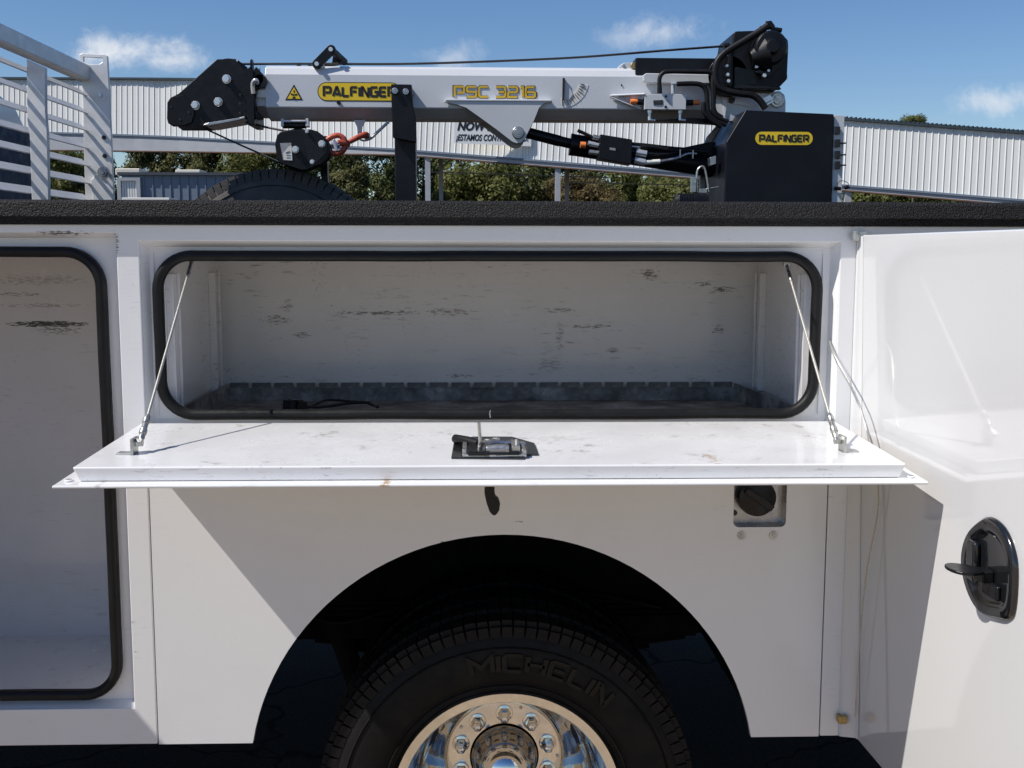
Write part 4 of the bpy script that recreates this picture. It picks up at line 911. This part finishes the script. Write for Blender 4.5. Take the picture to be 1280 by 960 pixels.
m = MB(); p = P(1046, 232, YC); m.tube(smooth_path([P(1046, 236, YC), P(1048, 228, YC), P(1053, 226, YC), P(1060, 229, YC), P(1062, 236, YC)], 4), .0012, 5); m.tube([P(1043, 235, YC), P(1051, 236, YC)], .006, 8); m.tube([P(1056, 235, YC), P(1060, 233, YC)], .007, 8); sub('wire', m, 'rubber', cover, smooth=60)
m = MB(); m.prism(xz([(884.5, 198), (892, 195.5), (892, 206), (885, 208)], YC + .1), YC + .06, YC + .1); sub('cover_bracket', m, 'steel', cover, bevel=.001)
# clips and connectors left of the column
m = MB(); m.tube(smooth_path([P(872, 240, 1.5), P(871, 222, 1.5), P(873, 211, 1.5), P(880, 209, 1.5), P(884, 225, 1.5), P(886, 240, 1.5)], 5), .004, 8); m.box(P(868, 1, 1.5).x, P(874, 1, 1.5).x, 1.49, 1.51, P(868, 240, 1.5).z, P(868, 222, 1.5).z); m.tube([P(880, 237, 1.5), P(898, 234, 1.5)], .003, 6); m.box(P(878, 1, 1.5).x, P(888, 1, 1.5).x, 1.49, 1.51, P(878, 241, 1.5).z, P(878, 236, 1.5).z); cp('release_handle', m, 'zinc', smooth=50)
m = MB(); m.tube([P(843, 252, 1.5), P(848, 252, 1.5), P(848.1, 252, 1.5), P(866, 252, 1.5), P(866.1, 252, 1.5), P(884, 252, 1.5)], [.018, .030, .026, .026, .032, .030], 20); cp('swivel_joint', m, 'black', smooth=40)
for k in range(5):
    m = MB(); m.tube([P(849 + k * 3.4, 252, 1.5), P(850.6 + k * 3.4, 252, 1.5)], .0285, 20); cp('joint_ring', m, 'black', smooth=40)
m = MB(); p = P(881, 255, 1.47); m.cyl(p, .009, .02, n=10); p = P(908, 256, 1.44); m.cyl(p, .005, .01, n=8); cp('joint_bolt', m, 'bolt', smooth=40)
# crane base below rail
m = MB(); a = P(905, 262, YC); b = P(1040, 262, YC); m.box(a.x + .05, b.x - .05, YC + .05, YC + .33, .95, a.z + .01); cp('column', m, 'black')
# boom head (sheave box)
YB = CY - .02
hp = [(271, 74), (296, 73.5), (303, 80), (309, 88), (309.5, 146), (300, 149), (262, 156), (255, 158), (216, 158), (210, 154), (208.5, 148), (209, 128), (213, 122), (223, 117)]
for yy in (YB, YB + .13):
    m = MB(); m.prism(xz(hp, YB), yy, yy + .012); o = cp('sheave_plate', m, 'black', bevel=.002)
    if yy == YB: plate = o
ph = [(214, 122), (230, 119), (240, 128), (244, 143), (240, 154), (232, 157), (217, 157), (211, 153), (209.5, 147), (210, 128)]
m = MB(); m.prism(xz(ph, YB), YB - .008, YB - .001); sub('end_plate', m, 'black', plate, bevel=.002)
for a_, b_ in ((283.5, 99), (244.5, 132), (273, 127.5)):
    m = MB(); p = P(a_, b_, YB); m.cyl((p.x, YB - .018, p.z), .0125, .018, n=6); m.cyl((p.x, YB - .004, p.z), .015, .004, n=24); sub('sheave_bolt', m, 'bolt', plate, smooth=30)
for a_, b_ in ((215, 134), (237, 141), (226, 150), (301, 119), (301, 130.5), (301, 142)):
    m = MB(); p = P(a_, b_, YB); m.cyl((p.x, YB - .0095, p.z), .004, .004, n=10); sub('plate_hole', m, 'ink', plate)
m = MB(); p = P(297, 75.5, YB); m.cyl((p.x, YB - .008, p.z), .004, .008, n=8); sub('small_bolt', m, 'bolt', plate)
m = MB(); m.prism(xz([(255, 157), (262, 154), (300, 148), (307, 146), (308, 149), (300, 151), (262, 158)], YB), YB - .02, YB + .13); cp('lower_flange', m, 'steel', bevel=.002)
for a_, b_, r_ in ((283.5, 99, .075), (244.5, 132, .06), (273, 127.5, .05)):
    m = MB(); p = P(a_, b_, YB); m.lathe([(.01, .03), (r_ * .7, .03), (r_, .025), (r_ * .85, .055), (r_, .085), (r_ * .7, .08), (.01, .08)], (p.x, YB + .012, p.z), n=32); cp('sheave', m, 'plastic', smooth=40)
m = MB(); m.prism(xz([(309, 86), (313, 83), (317, 90), (318.5, 150), (318, 156), (309, 156)], YB), YB - .004, YB + .17); cp('head_mount', m, 'black', bevel=.002)
m = MB(); m.prism(xz([(313.5, 76), (315.5, 74), (317, 90), (321, 84), (325, 89), (330, 94), (331, 100), (325, 110), (318, 114), (321, 138), (329, 149), (322, 150), (314, 140)], CY), CY - .015, CY + .02); cp('extension_collar', m, 'black', bevel=.002)
m = MB(); m.tube([P(324.5, 82, CY), P(325, 90, CY)], .0025, 6); m.tube(smooth_path([P(316.5, 117, CY - .02), P(316, 106, CY - .025), P(318, 101, CY - .03), P(321, 101, CY - .03), P(321.5, 104, CY - .02)], 4), .0075, 10); cp('pull_ring', m, 'bolt', smooth=50)
m = MB(); m.lathe([(.0001, 0), (.022, 0), (.024, .01), (.0001, .04)], (P(326, 102, CY).x, CY - .015, P(326, 102, CY).z), n=20); cp('lock_knob', m, 'plastic', smooth=40)
# rope guide link on the boom
for dy, s in ((0.0, 0), (.12, 1)):
    m = MB(); a = P(396.5 + s * 0, 80.5, CY + dy); b = P(414, 62.5, CY + dy)
    d = (b - a).normalized(); sd = Vector((-d.z, 0, d.x)); pts = []
    for k in range(9): t = math.pi / 2 + math.pi * k / 8; pts.append((a + (d * math.cos(t) + sd * math.sin(t)) * .0165))
    for k in range(9): t = -math.pi / 2 + math.pi * k / 8; pts.append((b + (d * math.cos(t) + sd * math.sin(t)) * .0165))
    m.prism([(p.x, p.z) for p in pts], CY + dy - .006, CY + dy + .002); o = cp('guide_link', m, 'black', bevel=.0015)
    for pnt in (a, b):
        m2 = MB(); m2.cyl((pnt.x, CY + dy - .014, pnt.z), .0075, .010, n=16); sub('link_bolt', m2, 'bolt', o, smooth=30)
m = MB(); m.tube([P(414, 62.5, CY + .0), P(414, 62.5, CY) + Vector((0.03, .12, -.02))], .013, 14); m.tube([P(399, 79, CY + .01), P(399, 79, CY) + Vector((.0, .11, 0))], .007, 10); cp('guide_roller', m, 'rubber', smooth=40)
m = MB(); m.prism(xz([(417, 62), (423, 64), (427.5, 69), (428, 74), (424, 81), (405, 85), (404, 82), (415, 78)], CY + .07), CY + .07, CY + .08); cp('guide_arm', m, 'black', bevel=.002)
m = MB(); m.prism(xz([(392.5, 86), (393, 77), (396, 77), (402, 86)], CY), CY + .0, CY + .012); m.box(P(392, 1, CY).x, P(402, 1, CY).x, CY - .002, CY + .02, zt - .012, zt + .002); cp('guide_base', m, 'boom', bevel=.002)
for a_ in (373, 387):
    m = MB(); p = P(a_, 84.5, CY + .03); m.cyl((p.x, CY + .04, zt), .008, .004, (0, 0, 1), n=8); sub('boom_bolt', m, 'black', boom)
# wire rope runs
rp = smooth_path([P(300, 80, CY + .06), P(400, 79.8, CY + .06), P(500, 80, CY + .06), P(600, 77.2, CY + .06), P(700, 73, CY + .06), P(760, 69, CY + .06), P(830, 63.2, CY + .06), P(912, 57.2, CY + .06)], 5)
m = MB(); m.tube(rp, .0040, 6); cp('wire_rope', m, 'rope', smooth=60)
m = MB(); m.tube([P(250, 158, CY + .05), P(300, 181, CY + .01), P(348, 202, CY - .02)], .0033, 6); m.tube([P(305, 152, CY + .05), P(330, 158.5, CY), P(360, 164.5, CY - .02)], .0038, 6); cp('wire_rope', m, 'rope', smooth=60)
# roller under the boom and tie plate
for a_ in (351, 382):
    m = MB(); m.prism(xz([(a_, 148), (a_ + 3.5, 148), (a_ + 3.5, 158), (a_, 158)], CY + .01), CY + .01, CY + .05); cp('roller_bracket', m, 'grey', bevel=.001)
m = MB(); m.tube([P(354, 156.5, CY + .03), P(383, 156.5, CY + .03)], .0115, 16); cp('boom_roller', m, 'plastic', smooth=40)
m = MB(); m.tube([P(355, 151.5, CY + .012), P(382, 151.5, CY + .012)], .0045, 10); cp('roller_rod', m, 'bolt', smooth=40)
m = MB(); m.prism(xz([(442, 150), (457, 150), (453, 158), (452, 166), (447, 166), (446, 158)], CY + .04), CY + .04, CY + .052); cp('hook_eye', m, 'grey', bevel=.0015)
m = MB(); m.tube(smooth_path([P(486, 152, CY + .03), P(472, 165, CY + .03), P(463, 173, CY + .03), P(454, 175, CY + .03), P(449, 172, CY + .03), P(450, 167, CY + .03)], 4), .0052, 8); cp('tie_rod', m, 'grey', smooth=60)
m = MB(); m.prism(xz([(402, 170), (408, 170), (411, 262), (401, 262)], 1.72), 1.72, 1.76); cp('support_leg', m, 'black')

# =================================================================== HOOK BLOCK (hangs from the rope)
hook = thing('hook_block', 'black sheave hook block with red swivel hook hanging on the wire rope', 'hook block', P(378, 212, CY - .04))
YK = CY - .05
hbp = [(343.5, 180), (346, 169), (350, 165), (360, 162.5), (388, 161.5), (397, 164), (406, 172), (412, 181), (413, 190), (409, 198), (400, 206), (385, 212), (376, 212.5), (362, 208), (350, 203.5), (346, 198)]
for yy in (YK, YK + .055):
    m = MB(); m.prism(xz(hbp, YK), yy, yy + .012); m.build('side_plate', M['black'], hook, bevel=.003)
m = MB(); m.lathe([(.02, .0), (.062, .0), (.072, -.008), (.060, .016), (.072, .040), (.062, .034), (.02, .034)], (P(373, 187, YK).x, YK + .016, P(373, 187, YK).z), n=36); m.build('pulley', M['plastic'], hook, smooth=40)
m = MB(); m.prism(xz([(380, 174), (409, 178), (409, 190), (394, 205), (386, 202)], YK), YK - .003, YK - .0005); m.build('cover_strip', M['plastic'], hook, bevel=.001)
for a_, b_, r_ in ((369.5, 187, .0105), (402.5, 180, .0105), (390.5, 202.5, .007), (384, 164.5, .0055)):
    m = MB(); p = P(a_, b_, YK); m.cyl((p.x, YK - .016, p.z), r_, .016, n=6); m.cyl((p.x, YK - .005, p.z), r_ * 1.15, .003, n=20); m.build('block_bolt', M['bolt'], hook, smooth=30)
m = MB(); m.prism(xz([(350, 179), (364, 178.5), (365.5, 201), (354, 200)], YK), YK - .0012, YK - .0005); m.build('label', M['greylabel'], hook)
m = MB(); m.prism(xz([(354, 192), (360, 184), (364.5, 182), (365.5, 200.5), (355, 200)], YK), YK - .002, YK - .0014); m.build('label', M['sticker'], hook)
m = MB(); m.bar(P(357, 191, YK - .0025), P(362, 189, YK - .0025), .0006, .0025, up=(0, 1, 0)); m.bar(P(358, 194, YK - .0025), P(363, 194, YK - .0025), .0006, .0012, up=(0, 1, 0)); m.bar(P(358, 197, YK - .0025), P(363, 197, YK - .0025), .0006, .0012, up=(0, 1, 0)); m.build('label_print', M['ink'], hook)
m = MB(); m.tube(smooth_path([P(409, 175, YK + .02), P(416, 170.5, YK + .02), P(424, 169.5, YK + .02), P(430, 174, YK + .02), P(432, 182, YK + .02), P(427, 190, YK + .02), P(418, 192, YK + .02), P(409, 189, YK + .02)], 5), .0095, 10); m.build('swivel_yoke', M['red'], hook, smooth=60)
m = MB(); m.tube([P(414, 180, YK + .015), P(425, 181, YK + .015)], .012, 12); m.tube([P(417, 175, YK), P(421, 188, YK)], .006, 8); m.build('swivel_pin', M['bolt'], hook, smooth=40)
m = MB(); m.tube([P(422, 178, YK + .01), P(432, 180.5, YK + .02), P(434, 180, YK + .03)], [.010, .011, .013], 10); m.build('swivel_collar', M['red'], hook, smooth=60)
m = MB(); m.tube(smooth_path([P(432, 180, YK + .03), P(440, 175.5, YK + .035), P(448, 171.5, YK + .04), P(455, 168.5, YK + .05), P(458.5, 169, YK + .07), P(456, 171.5, YK + .10), P(450, 173, YK + .11)], 4), [.0085] * 4 + [.0095] * 8 + [.0105] * 6 + [.008] * 5 + [.005] * 2, 12); m.build('hook', M['red'], hook, smooth=60)

# =================================================================== loose trailer plug lying in the tray
plug = thing('trailer_plug', 'black trailer plug on a loose wire lying in the galvanised tray', 'plug', P(385, 512, .16))
m = MB(); pa = P(363, 508, .16); pb = P(384, 508, .20)
ux = (pb - pa).normalized(); up_ = Vector((0, 0, 1)); sy = ux.cross(up_).normalized(); up_ = sy.cross(ux)
m.obox((pa + pb) / 2, ux, sy, up_, .016, .013, .012); m.build('plug_body', M['rubber'], plug, bevel=.004)
m = MB(); m.obox(pa - ux * .004, ux, sy, up_, .006, .0155, .0145); m.obox(pa + Vector((.012, 0, .014)), ux, sy, up_, .014, .012, .0018); m.build('plug_face', M['plastic'], plug, bevel=.002)
m = MB(); m.tube(smooth_path([pb - ux * .004, P(400, 509, .22), P(430, 505, .24), P(455, 503, .25), P(465, 506, .24), P(472, 509, .2)], 5), .0035, 8); m.tube(smooth_path([P(392, 507, .25), P(410, 500, .30), P(440, 502, .28), P(462, 503, .26)], 5), .003, 8); m.build('plug_wire', M['rubber'], plug, smooth=60)
m = MB(); m.tube(smooth_path([pb - ux * .002, pb + Vector((.006, -.01, -.012)), pb + Vector((.004, -.03, -.02))], 4), .003, 6); m.build('plug_tail', M['rubber'], plug, smooth=60)

# =================================================================== CANOPY BUILDING behind
can = thing('canopy_building', 'long white ribbed metal canopy on grey posts behind the truck', 'building', (10, 60, 0))
ST = [(-170, 98.5, 158, 186, 64), (200, 100, 170, 190, 60), (505, 104, 187, 194.5, 55), (1050, 150, 231, 238.5, 50), (1290, 168.5, 251, 259, 47.5), (1560, 190, 273, 282, 45)]
def stn(px):
    for i in range(len(ST) - 1):
        a, b = ST[i], ST[i + 1]
        if px <= b[0] or i == len(ST) - 2:
            t = (px - a[0]) / (b[0] - a[0]); return [a[k] + (b[k] - a[k]) * t for k in range(5)], i
def lean(px): return 0 if px < 470 else min(1, (px - 470) / 80) * .055
def cpt(px, which, dy=0):
    s, i = stn(px); Y = s[4]; yy = s[which]
    off = -lean(px) * (yy - s[1])
    s2, _ = stn(px + off); return P(px + off, s2[which], s2[4]) + Vector((0, dy, 0))
px = -160; pans = 0
while px < 1500:
    s, _ = stn(px); stp = .305 * F / (s[4] + 2.35)
    a, b = px, px + stp
    tl, tr, bl, brr = cpt(a, 1), cpt(b, 1), cpt(a, 2), cpt(b, 2)
    org = bl.copy(); m = MB()
    def lerp(p, q_, t): return p + (q_ - p) * t
    V = []
    prof = [(0, 0), (.10, -.032), (.16, -.032), (.26, 0), (1, 0)]
    for t, d in prof:
        V.append(lerp(bl, brr, t) + Vector((0, d, 0)) - org); V.append(lerp(tl, tr, t) + Vector((0, d, 0)) - org)
    m.add(V, [(2 * i, 2 * i + 2, 2 * i + 3, 2 * i + 1) for i in range(len(prof) - 1)])
    me = m.build('cladding_panel', M['clad'], can, loc=org); px = b; pans += 1
def strip(name, w0, o0, w1, o1, y0, y1, mat, par=can, seg=30, z0=0, z1=0):
    """long box following the canopy: from level w0 (+o0 metres) to w1 (+o1)"""
    m = MB(); V = []; n = 0
    for i in range(seg + 1):
        px = -165 + (1500 + 165) * i / seg; A_ = cpt(px, w0); B_ = cpt(px, w1); A_.z += o0; B_.z += o1
        V += [A_ + Vector((0, y0, 0)), A_ + Vector((0, y1, 0)), B_ + Vector((0, y1, 0)), B_ + Vector((0, y0, 0))]
    Fc = []
    for i in range(seg):
        o_ = 4 * i
        for k in range(4): l = (k + 1) % 4; Fc.append((o_ + k, o_ + 4 + k, o_ + 4 + l, o_ + l))
    Fc += [(0, 1, 2, 3), (4 * seg + 3, 4 * seg + 2, 4 * seg + 1, 4 * seg)]
    m.add(V, Fc); return m.build(name, mat, par)
strip('roof_edge', 1, .0, 1, .11, -.16, .25, M['flash'])
strip('roof', 1, -.02, 1, .0, -.02, 4.6, M['beam'])
strip('wall_trim', 2, -.06, 2, .03, -.09, .02, M['blueshed'])
strip('fascia_beam', 3, .06, 2, -.061, -.02, .20, M['beam'])
strip('beam_edge', 3, .0, 3, .059, -.05, .30, M['rust'])
strip('soffit', 2, .25, 2, .30, .25, 4.6, M['rust'])
# seam caps on top edge
for i in range(90):
    px = 1052 + i * 5.6
    if px > 1490: break
    p = cpt(px, 1); 
    if i == 0: m = MB(); m.box(-.03, .03, -.18, .3, .11, .17); cap0 = m.build('roof_seam', M['flash'], can, loc=p)
    else: clone(cap0, p, can)
for px, w, back, mt_ in ((534.5, 6.5, 0, 'post'), (697.5, 6.5, 0, 'post'), (1060.5, 8, 0, 'post'), (551, 5, 4.2, 'beam'), (709, 5, 4.2, 'beam'), (880, 7, 0, 'post'), (1235, 8, 0, 'post'), (20, 5, 0, 'post')):
    s, _ = stn(px); Y = s[4] + back + .06; p = P(px, s[3], Y); hw = w / 2 * (Y + 2.35) / F
    zt_ = cpt(px, 3).z + (.0 if not back else .5)
    m = MB(); m.box(-hw, hw, 0, hw * 2, 0, zt_); m.build('canopy_post', M[mt_], can, loc=(p.x, Y, 0))
for px in (540, 700):
    s, _ = stn(px); p = P(px, s[3] + 3, s[4] + 6); 
m = MB(); a = P(505, 214, 62); b = P(760, 222, 58); m.bar(a, b, .05, .06); a = P(715, 228, 57); b = P(890, 232, 55); m.bar(a, b, .05, .05); m.build('tie_bar', M['beam'], can)
# NOW HIRING banner
YS = 53.35
sign = thing('banner', 'white now hiring banner with black lettering on the canopy wall', 'banner', P(615, 182, YS))
s_o = xz([(568, 151.5), (664, 152.5), (664, 183), (567.5, 179)], YS)
m = MB(); m.prism(s_o, YS, YS + .02); m.build('banner_sheet', M['white'], sign)
def text_obj(txt, pxa, pxb, pyb, pyt, Y, shear=.0, off=.02):
    cu = bpy.data.curves.new('t', 'FONT'); cu.body = txt; cu.offset = off; cu.shear = shear; o = bpy.data.objects.new('t', cu); COL.objects.link(o)
    dg = bpy.context.evaluated_depsgraph_get(); me = bpy.data.meshes.new_from_object(o.evaluated_get(dg)); bpy.data.objects.remove(o)
    xs = [v.co.x for v in me.vertices]; ys = [v.co.y for v in me.vertices]; x0, x1 = min(xs), max(xs)
    y0 = 0; y1 = .73; a = P(pxa, pyb, Y); b = P(pxb, pyt, Y)
    for v in me.vertices:
        x = a.x + (v.co.x - x0) / (x1 - x0) * (b.x - a.x); z = a.z + v.co.y / y1 * (b.z - a.z) - (v.co.x - x0) / (x1 - x0) * .02
        v.co = (x, Y - .01, z)
    me.materials.clear(); me.materials.append(M['ink']); ob = bpy.data.objects.new('lettering', me); COL.objects.link(ob); attach(ob, sign); return ob
text_obj('NOW HIRING', 571.5, 653, 162.5, 152.5, YS, .25, .05)
text_obj('¡ESTAMOS CONTRATANDO!', 570, 661, 175.5, 168, YS, .25, .03)

# =================================================================== LOW SHED, left
YL = 34
shed = thing('low_shed', 'low blue grey metal shed with dark roof under the canopy', 'building', (P(240, 218, YL).x, YL + 3, 0))
a = P(152, 219, YL); b = P(345, 219, YL)
m = MB(); m.box(a.x, b.x, YL, YL + 7, 0, a.z); m.build('wall', M['blueshed'], shed)
m = MB(); m.box(a.x - .1, b.x + .1, YL - .12, YL + 7.1, a.z + .003, a.z + .09); m.build('roof', M['shedroof'], shed)
for px in range(180, 330, 11):
    p = P(px, 230, YL); m = MB(); m.box(p.x - .02, p.x + .02, YL - .03, YL, 0, a.z - .004); m.build('wall_rib', M['blueshed'], shed)
da = P(151.5, 226, YL - .05); db = P(171, 226, YL - .05)
m = MB(); m.box(da.x - .12, da.x, YL - .12, YL, 0, da.z + .1); m.box(db.x, db.x + .12, YL - .12, YL, 0, db.z + .1); m.box(da.x, db.x, YL - .12, YL, da.z, da.z + .1); m.build('door_frame', M['beam'], shed)
ns_ = 6
for k in range(ns_):
    w = (db.x - da.x) / ns_; m = MB(); m.box(da.x + k * w + .012, da.x + (k + 1) * w - .004, YL - .05, YL - .01, 0, da.z - .003); m.build('door_panel', M['clad'], shed)
for px in (152, 228):
    p = P(px, 216.5, YL + 1); p2 = P(px + (38 if px < 200 else 32), 210.5, YL + 1); 
    if px < 200: p = P(144, 216.5, YL + 1); p2 = P(174.5, 210.5, YL + 1)
    else: p = P(219, 216.5, YL + 1); p2 = P(250, 212, YL + 1)
    m = MB(); m.box(p.x, p2.x, YL + 1, YL + 2, a.z + .06, p2.z); m.build('roof_unit', M['skylight'], shed, bevel=.03)
m = MB(); p = P(188, 248, YL - 2); m.box(p.x - .7, p.x + .7, YL - 2.5, YL - 1.5, 0, p.z); sl = m.build('pallet_stack', M['sticker'], None, bevel=.02); tag(sl, 'low pale bundle lying in front of the blue shed wall', 'bundle')

# =================================================================== TREES
def crown(seed, rx, rz, n_cl, n_leaf, leaf, pine=False):
    rnd = random.Random(seed); m = MB(); V, Fc = [], []
    cl = []
    for i in range(n_cl):
        a = rnd.uniform(0, 6.283); h = rnd.uniform(-1, 1); rr = math.sqrt(max(0, 1 - h * h * .9)) * rnd.uniform(.35, 1) * (1.0 if not pine else (1.05 - .5 * (h + 1) / 2))
        cl.append((Vector((rx * rr * math.cos(a), rx * rr * math.sin(a), rz * (1 + h))), rnd.uniform(.16, .36) * rx))
    for c, r in cl:
        for k in range(n_leaf):
            d = Vector((rnd.gauss(0, 1), rnd.gauss(0, 1), rnd.gauss(0, .75))); d.normalize(); p = c + d * r * rnd.uniform(.55, 1.08)
            nrm = (d + Vector((rnd.uniform(-.7, .7), rnd.uniform(-.7, .7), rnd.uniform(-.3, .9)))).normalized(); u = nrm.orthogonal().normalized(); w = nrm.cross(u)
            t = rnd.uniform(0, 6.28); u2 = u * math.cos(t) + w * math.sin(t); w2 = nrm.cross(u2); s = leaf * rnd.uniform(.6, 1.3)
            o_ = len(V); V += [p - u2 * s, p + w2 * s * .55, p + u2 * s, p - w2 * s * .55]; Fc.append((o_, o_ + 1, o_ + 2, o_ + 3))
    m.v = V; m.f = Fc; return m
def raw(name, mb, mat, loc):
    me = bpy.data.meshes.new(name); me.from_pydata([tuple(v) for v in mb.v], [], mb.f); me.materials.append(mat); o = bpy.data.objects.new(name, me); COL.objects.link(o); return o
CR = {}
def get_crown(kind, v):
    key = (kind, v)
    if key not in CR:
        if kind == 'pine': mb = crown(100 + v, 2.6, 4.6, 46, 330, .13, True); mat = M['leaf_pine']
        elif kind == 'dark': mb = crown(200 + v, 3.4, 4.0, 44, 380, .14); mat = M['leaf_dark']
        elif kind == 'mid': mb = crown(300 + v, 3.2, 2.7, 44, 380, .13); mat = M['leaf_mid']
        else: mb = crown(400 + v, 2.6, 1.9, 30, 350, .12); mat = M['leaf_brown']
        me = bpy.data.meshes.new('crown'); me.from_pydata([tuple(p) for p in mb.v], [], mb.f); me.materials.append(mat); CR[key] = me
    return CR[key]
def tree(px, top, Y, kind, label, v=0, sc=1.0, squash=1.0):
    p = P(px, top, Y); hgt = {'pine': 9.2, 'dark': 8.0, 'mid': 5.4, 'brown': 3.8}[kind] * sc * squash; zb_ = max(.3, p.z - hgt)
    t = thing({'pine': 'pine_tree', 'dark': 'oak_tree', 'mid': 'bushy_tree', 'brown': 'shrub'}[kind], label, 'tree' if kind != 'brown' else 'shrub', (p.x, Y, 0), 'trees behind the canopy')
    c = bpy.data.objects.new('crown', get_crown(kind, v)); COL.objects.link(c); c.location = (p.x, Y, zb_); c.scale = (sc, sc, sc * squash); c.rotation_euler = (0, 0, random.uniform(0, 6)); attach(c, t)
    m = MB(); zz = zb_ + hgt * .7
    m.tube([(0, 0, 0), (.05, 0, zb_ * .5), (-.04, .05, zb_), (.05, 0, zz)], [.24 * sc, .19 * sc, .15 * sc, .05], 8)
    for k in range(5):
        a = k * 1.3 + v; h0 = zb_ + hgt * (.05 + .1 * k); m.tube([(0, 0, h0), (math.cos(a) * .9 * sc, math.sin(a) * .9 * sc, h0 + .7 * sc), (math.cos(a) * 1.8 * sc, math.sin(a) * 1.8 * sc, h0 + 1.1 * sc)], [.09 * sc, .06 * sc, .02], 6)
    m.build('trunk', M['bark'], t, loc=(p.x, Y, 0), smooth=50)
LT = [(-40, 165, 84, 'dark', 'dark oak far left behind the blue truck cab'), (75, 190, 82, 'mid', 'green tree seen through the slats of the cab guard'),
      (110, 198, 88, 'dark', 'dark oak beyond the far post of the cab guard'),
      (178, 170, 84, 'pine', 'thin pine left of the boom head above the shed door'), (196, 176, 90, 'pine', 'pine just right of the shed door'), (228, 160, 84, 'pine', 'pine above the cream roof unit below the sheave head'),
      (262, 168, 80, 'pine', 'pine behind the slack wire rope'), (300, 160, 84, 'dark', 'dark tree left of the spare tyre'), (330, 172, 78, 'mid', 'lighter tree above the spare tyre'),
      (392, 162, 84, 'dark', 'dark tree behind the hook block'), (436, 170, 78, 'pine', 'olive pine between hook block and boom rest'), (470, 165, 84, 'dark', 'dark tree just left of the boom rest'),
      (528, 165, 86, 'dark', 'dark tree just right of the boom rest'), (565, 175, 90, 'pine', 'pine between the first pair of canopy posts'), (620, 209, 66, 'mid', 'rounded light green bush tree beneath the bracket pin'), (596, 222, 64, 'mid', 'low leafy tree left of the rounded bush'),
      (655, 175, 88, 'dark', 'dark tree left of the second canopy post'), (700, 190, 88, 'dark', 'shaded tree behind the second canopy post'), (718, 228, 66, 'brown', 'brown tinged shrub right of the second canopy post'), (745, 236, 64, 'brown', 'low browning shrub beneath the lift cylinder'),
      (760, 190, 86, 'dark', 'dark tree behind the lift cylinder'), (800, 215, 76, 'mid', 'mid green tree beneath the hose fittings'), (845, 205, 86, 'dark', 'dark tree left of the release handle'), (848, 230, 68, 'mid', 'low green tree beside the swivel joint'),
      (940, 200, 80, 'dark', 'dark tree hidden behind the black column cover'), (1085, 205, 78, 'mid', 'yellow green tree right of the switch panel'), (1125, 212, 80, 'mid', 'green tree under the right half of the canopy'), (1180, 205, 86, 'dark', 'dark tree under the far right of the canopy'), (1145, 146.5, 76, 'mid', 'green tree top peeking over the canopy roof at right'), (1255, 205, 88, 'dark', 'dark tree at the right edge under the canopy')]
for i, (px, tp, Y, kd, lb) in enumerate(LT):
    sc = 1.0 if kd != 'brown' else .9
    if i == 28: tree(px, tp + 1, Y, kd, lb, i % 3, .42, 1.0)
    else: tree(px, tp, Y, kd, lb, i % 3, sc)
# distant tree line: reads as one mass
m = MB(); rnd = random.Random(5); V, Fc = [], []
for k in range(42000):
    x = rnd.uniform(-75, 75); y = 104 + rnd.uniform(-4, 4); top = 6.6 + 2.0 * noise.noise(Vector((x * .12, 0, 3))) + .8 * noise.noise(Vector((x * .6, 0, 8))); z = rnd.uniform(.2, top)
    n_ = Vector((rnd.uniform(-1, 1), rnd.uniform(-1.6, .2), rnd.uniform(-.2, 1.3))).normalized(); u = n_.orthogonal().normalized(); w = n_.cross(u); s = rnd.uniform(.18, .42); p = Vector((x, y, z)); o_ = len(V)
    V += [p - u * s, p + w * s * .6, p + u * s, p - w * s * .6]; Fc.append((o_, o_ + 1, o_ + 2, o_ + 3))
m.v, m.f = V, Fc; tl = raw('tree_line', m, M['leaf_dark'], None); tl['kind'] = 'stuff'; tl['label'] = 'distant dark green wood closing the view under the canopy'; tl['category'] = 'wood'
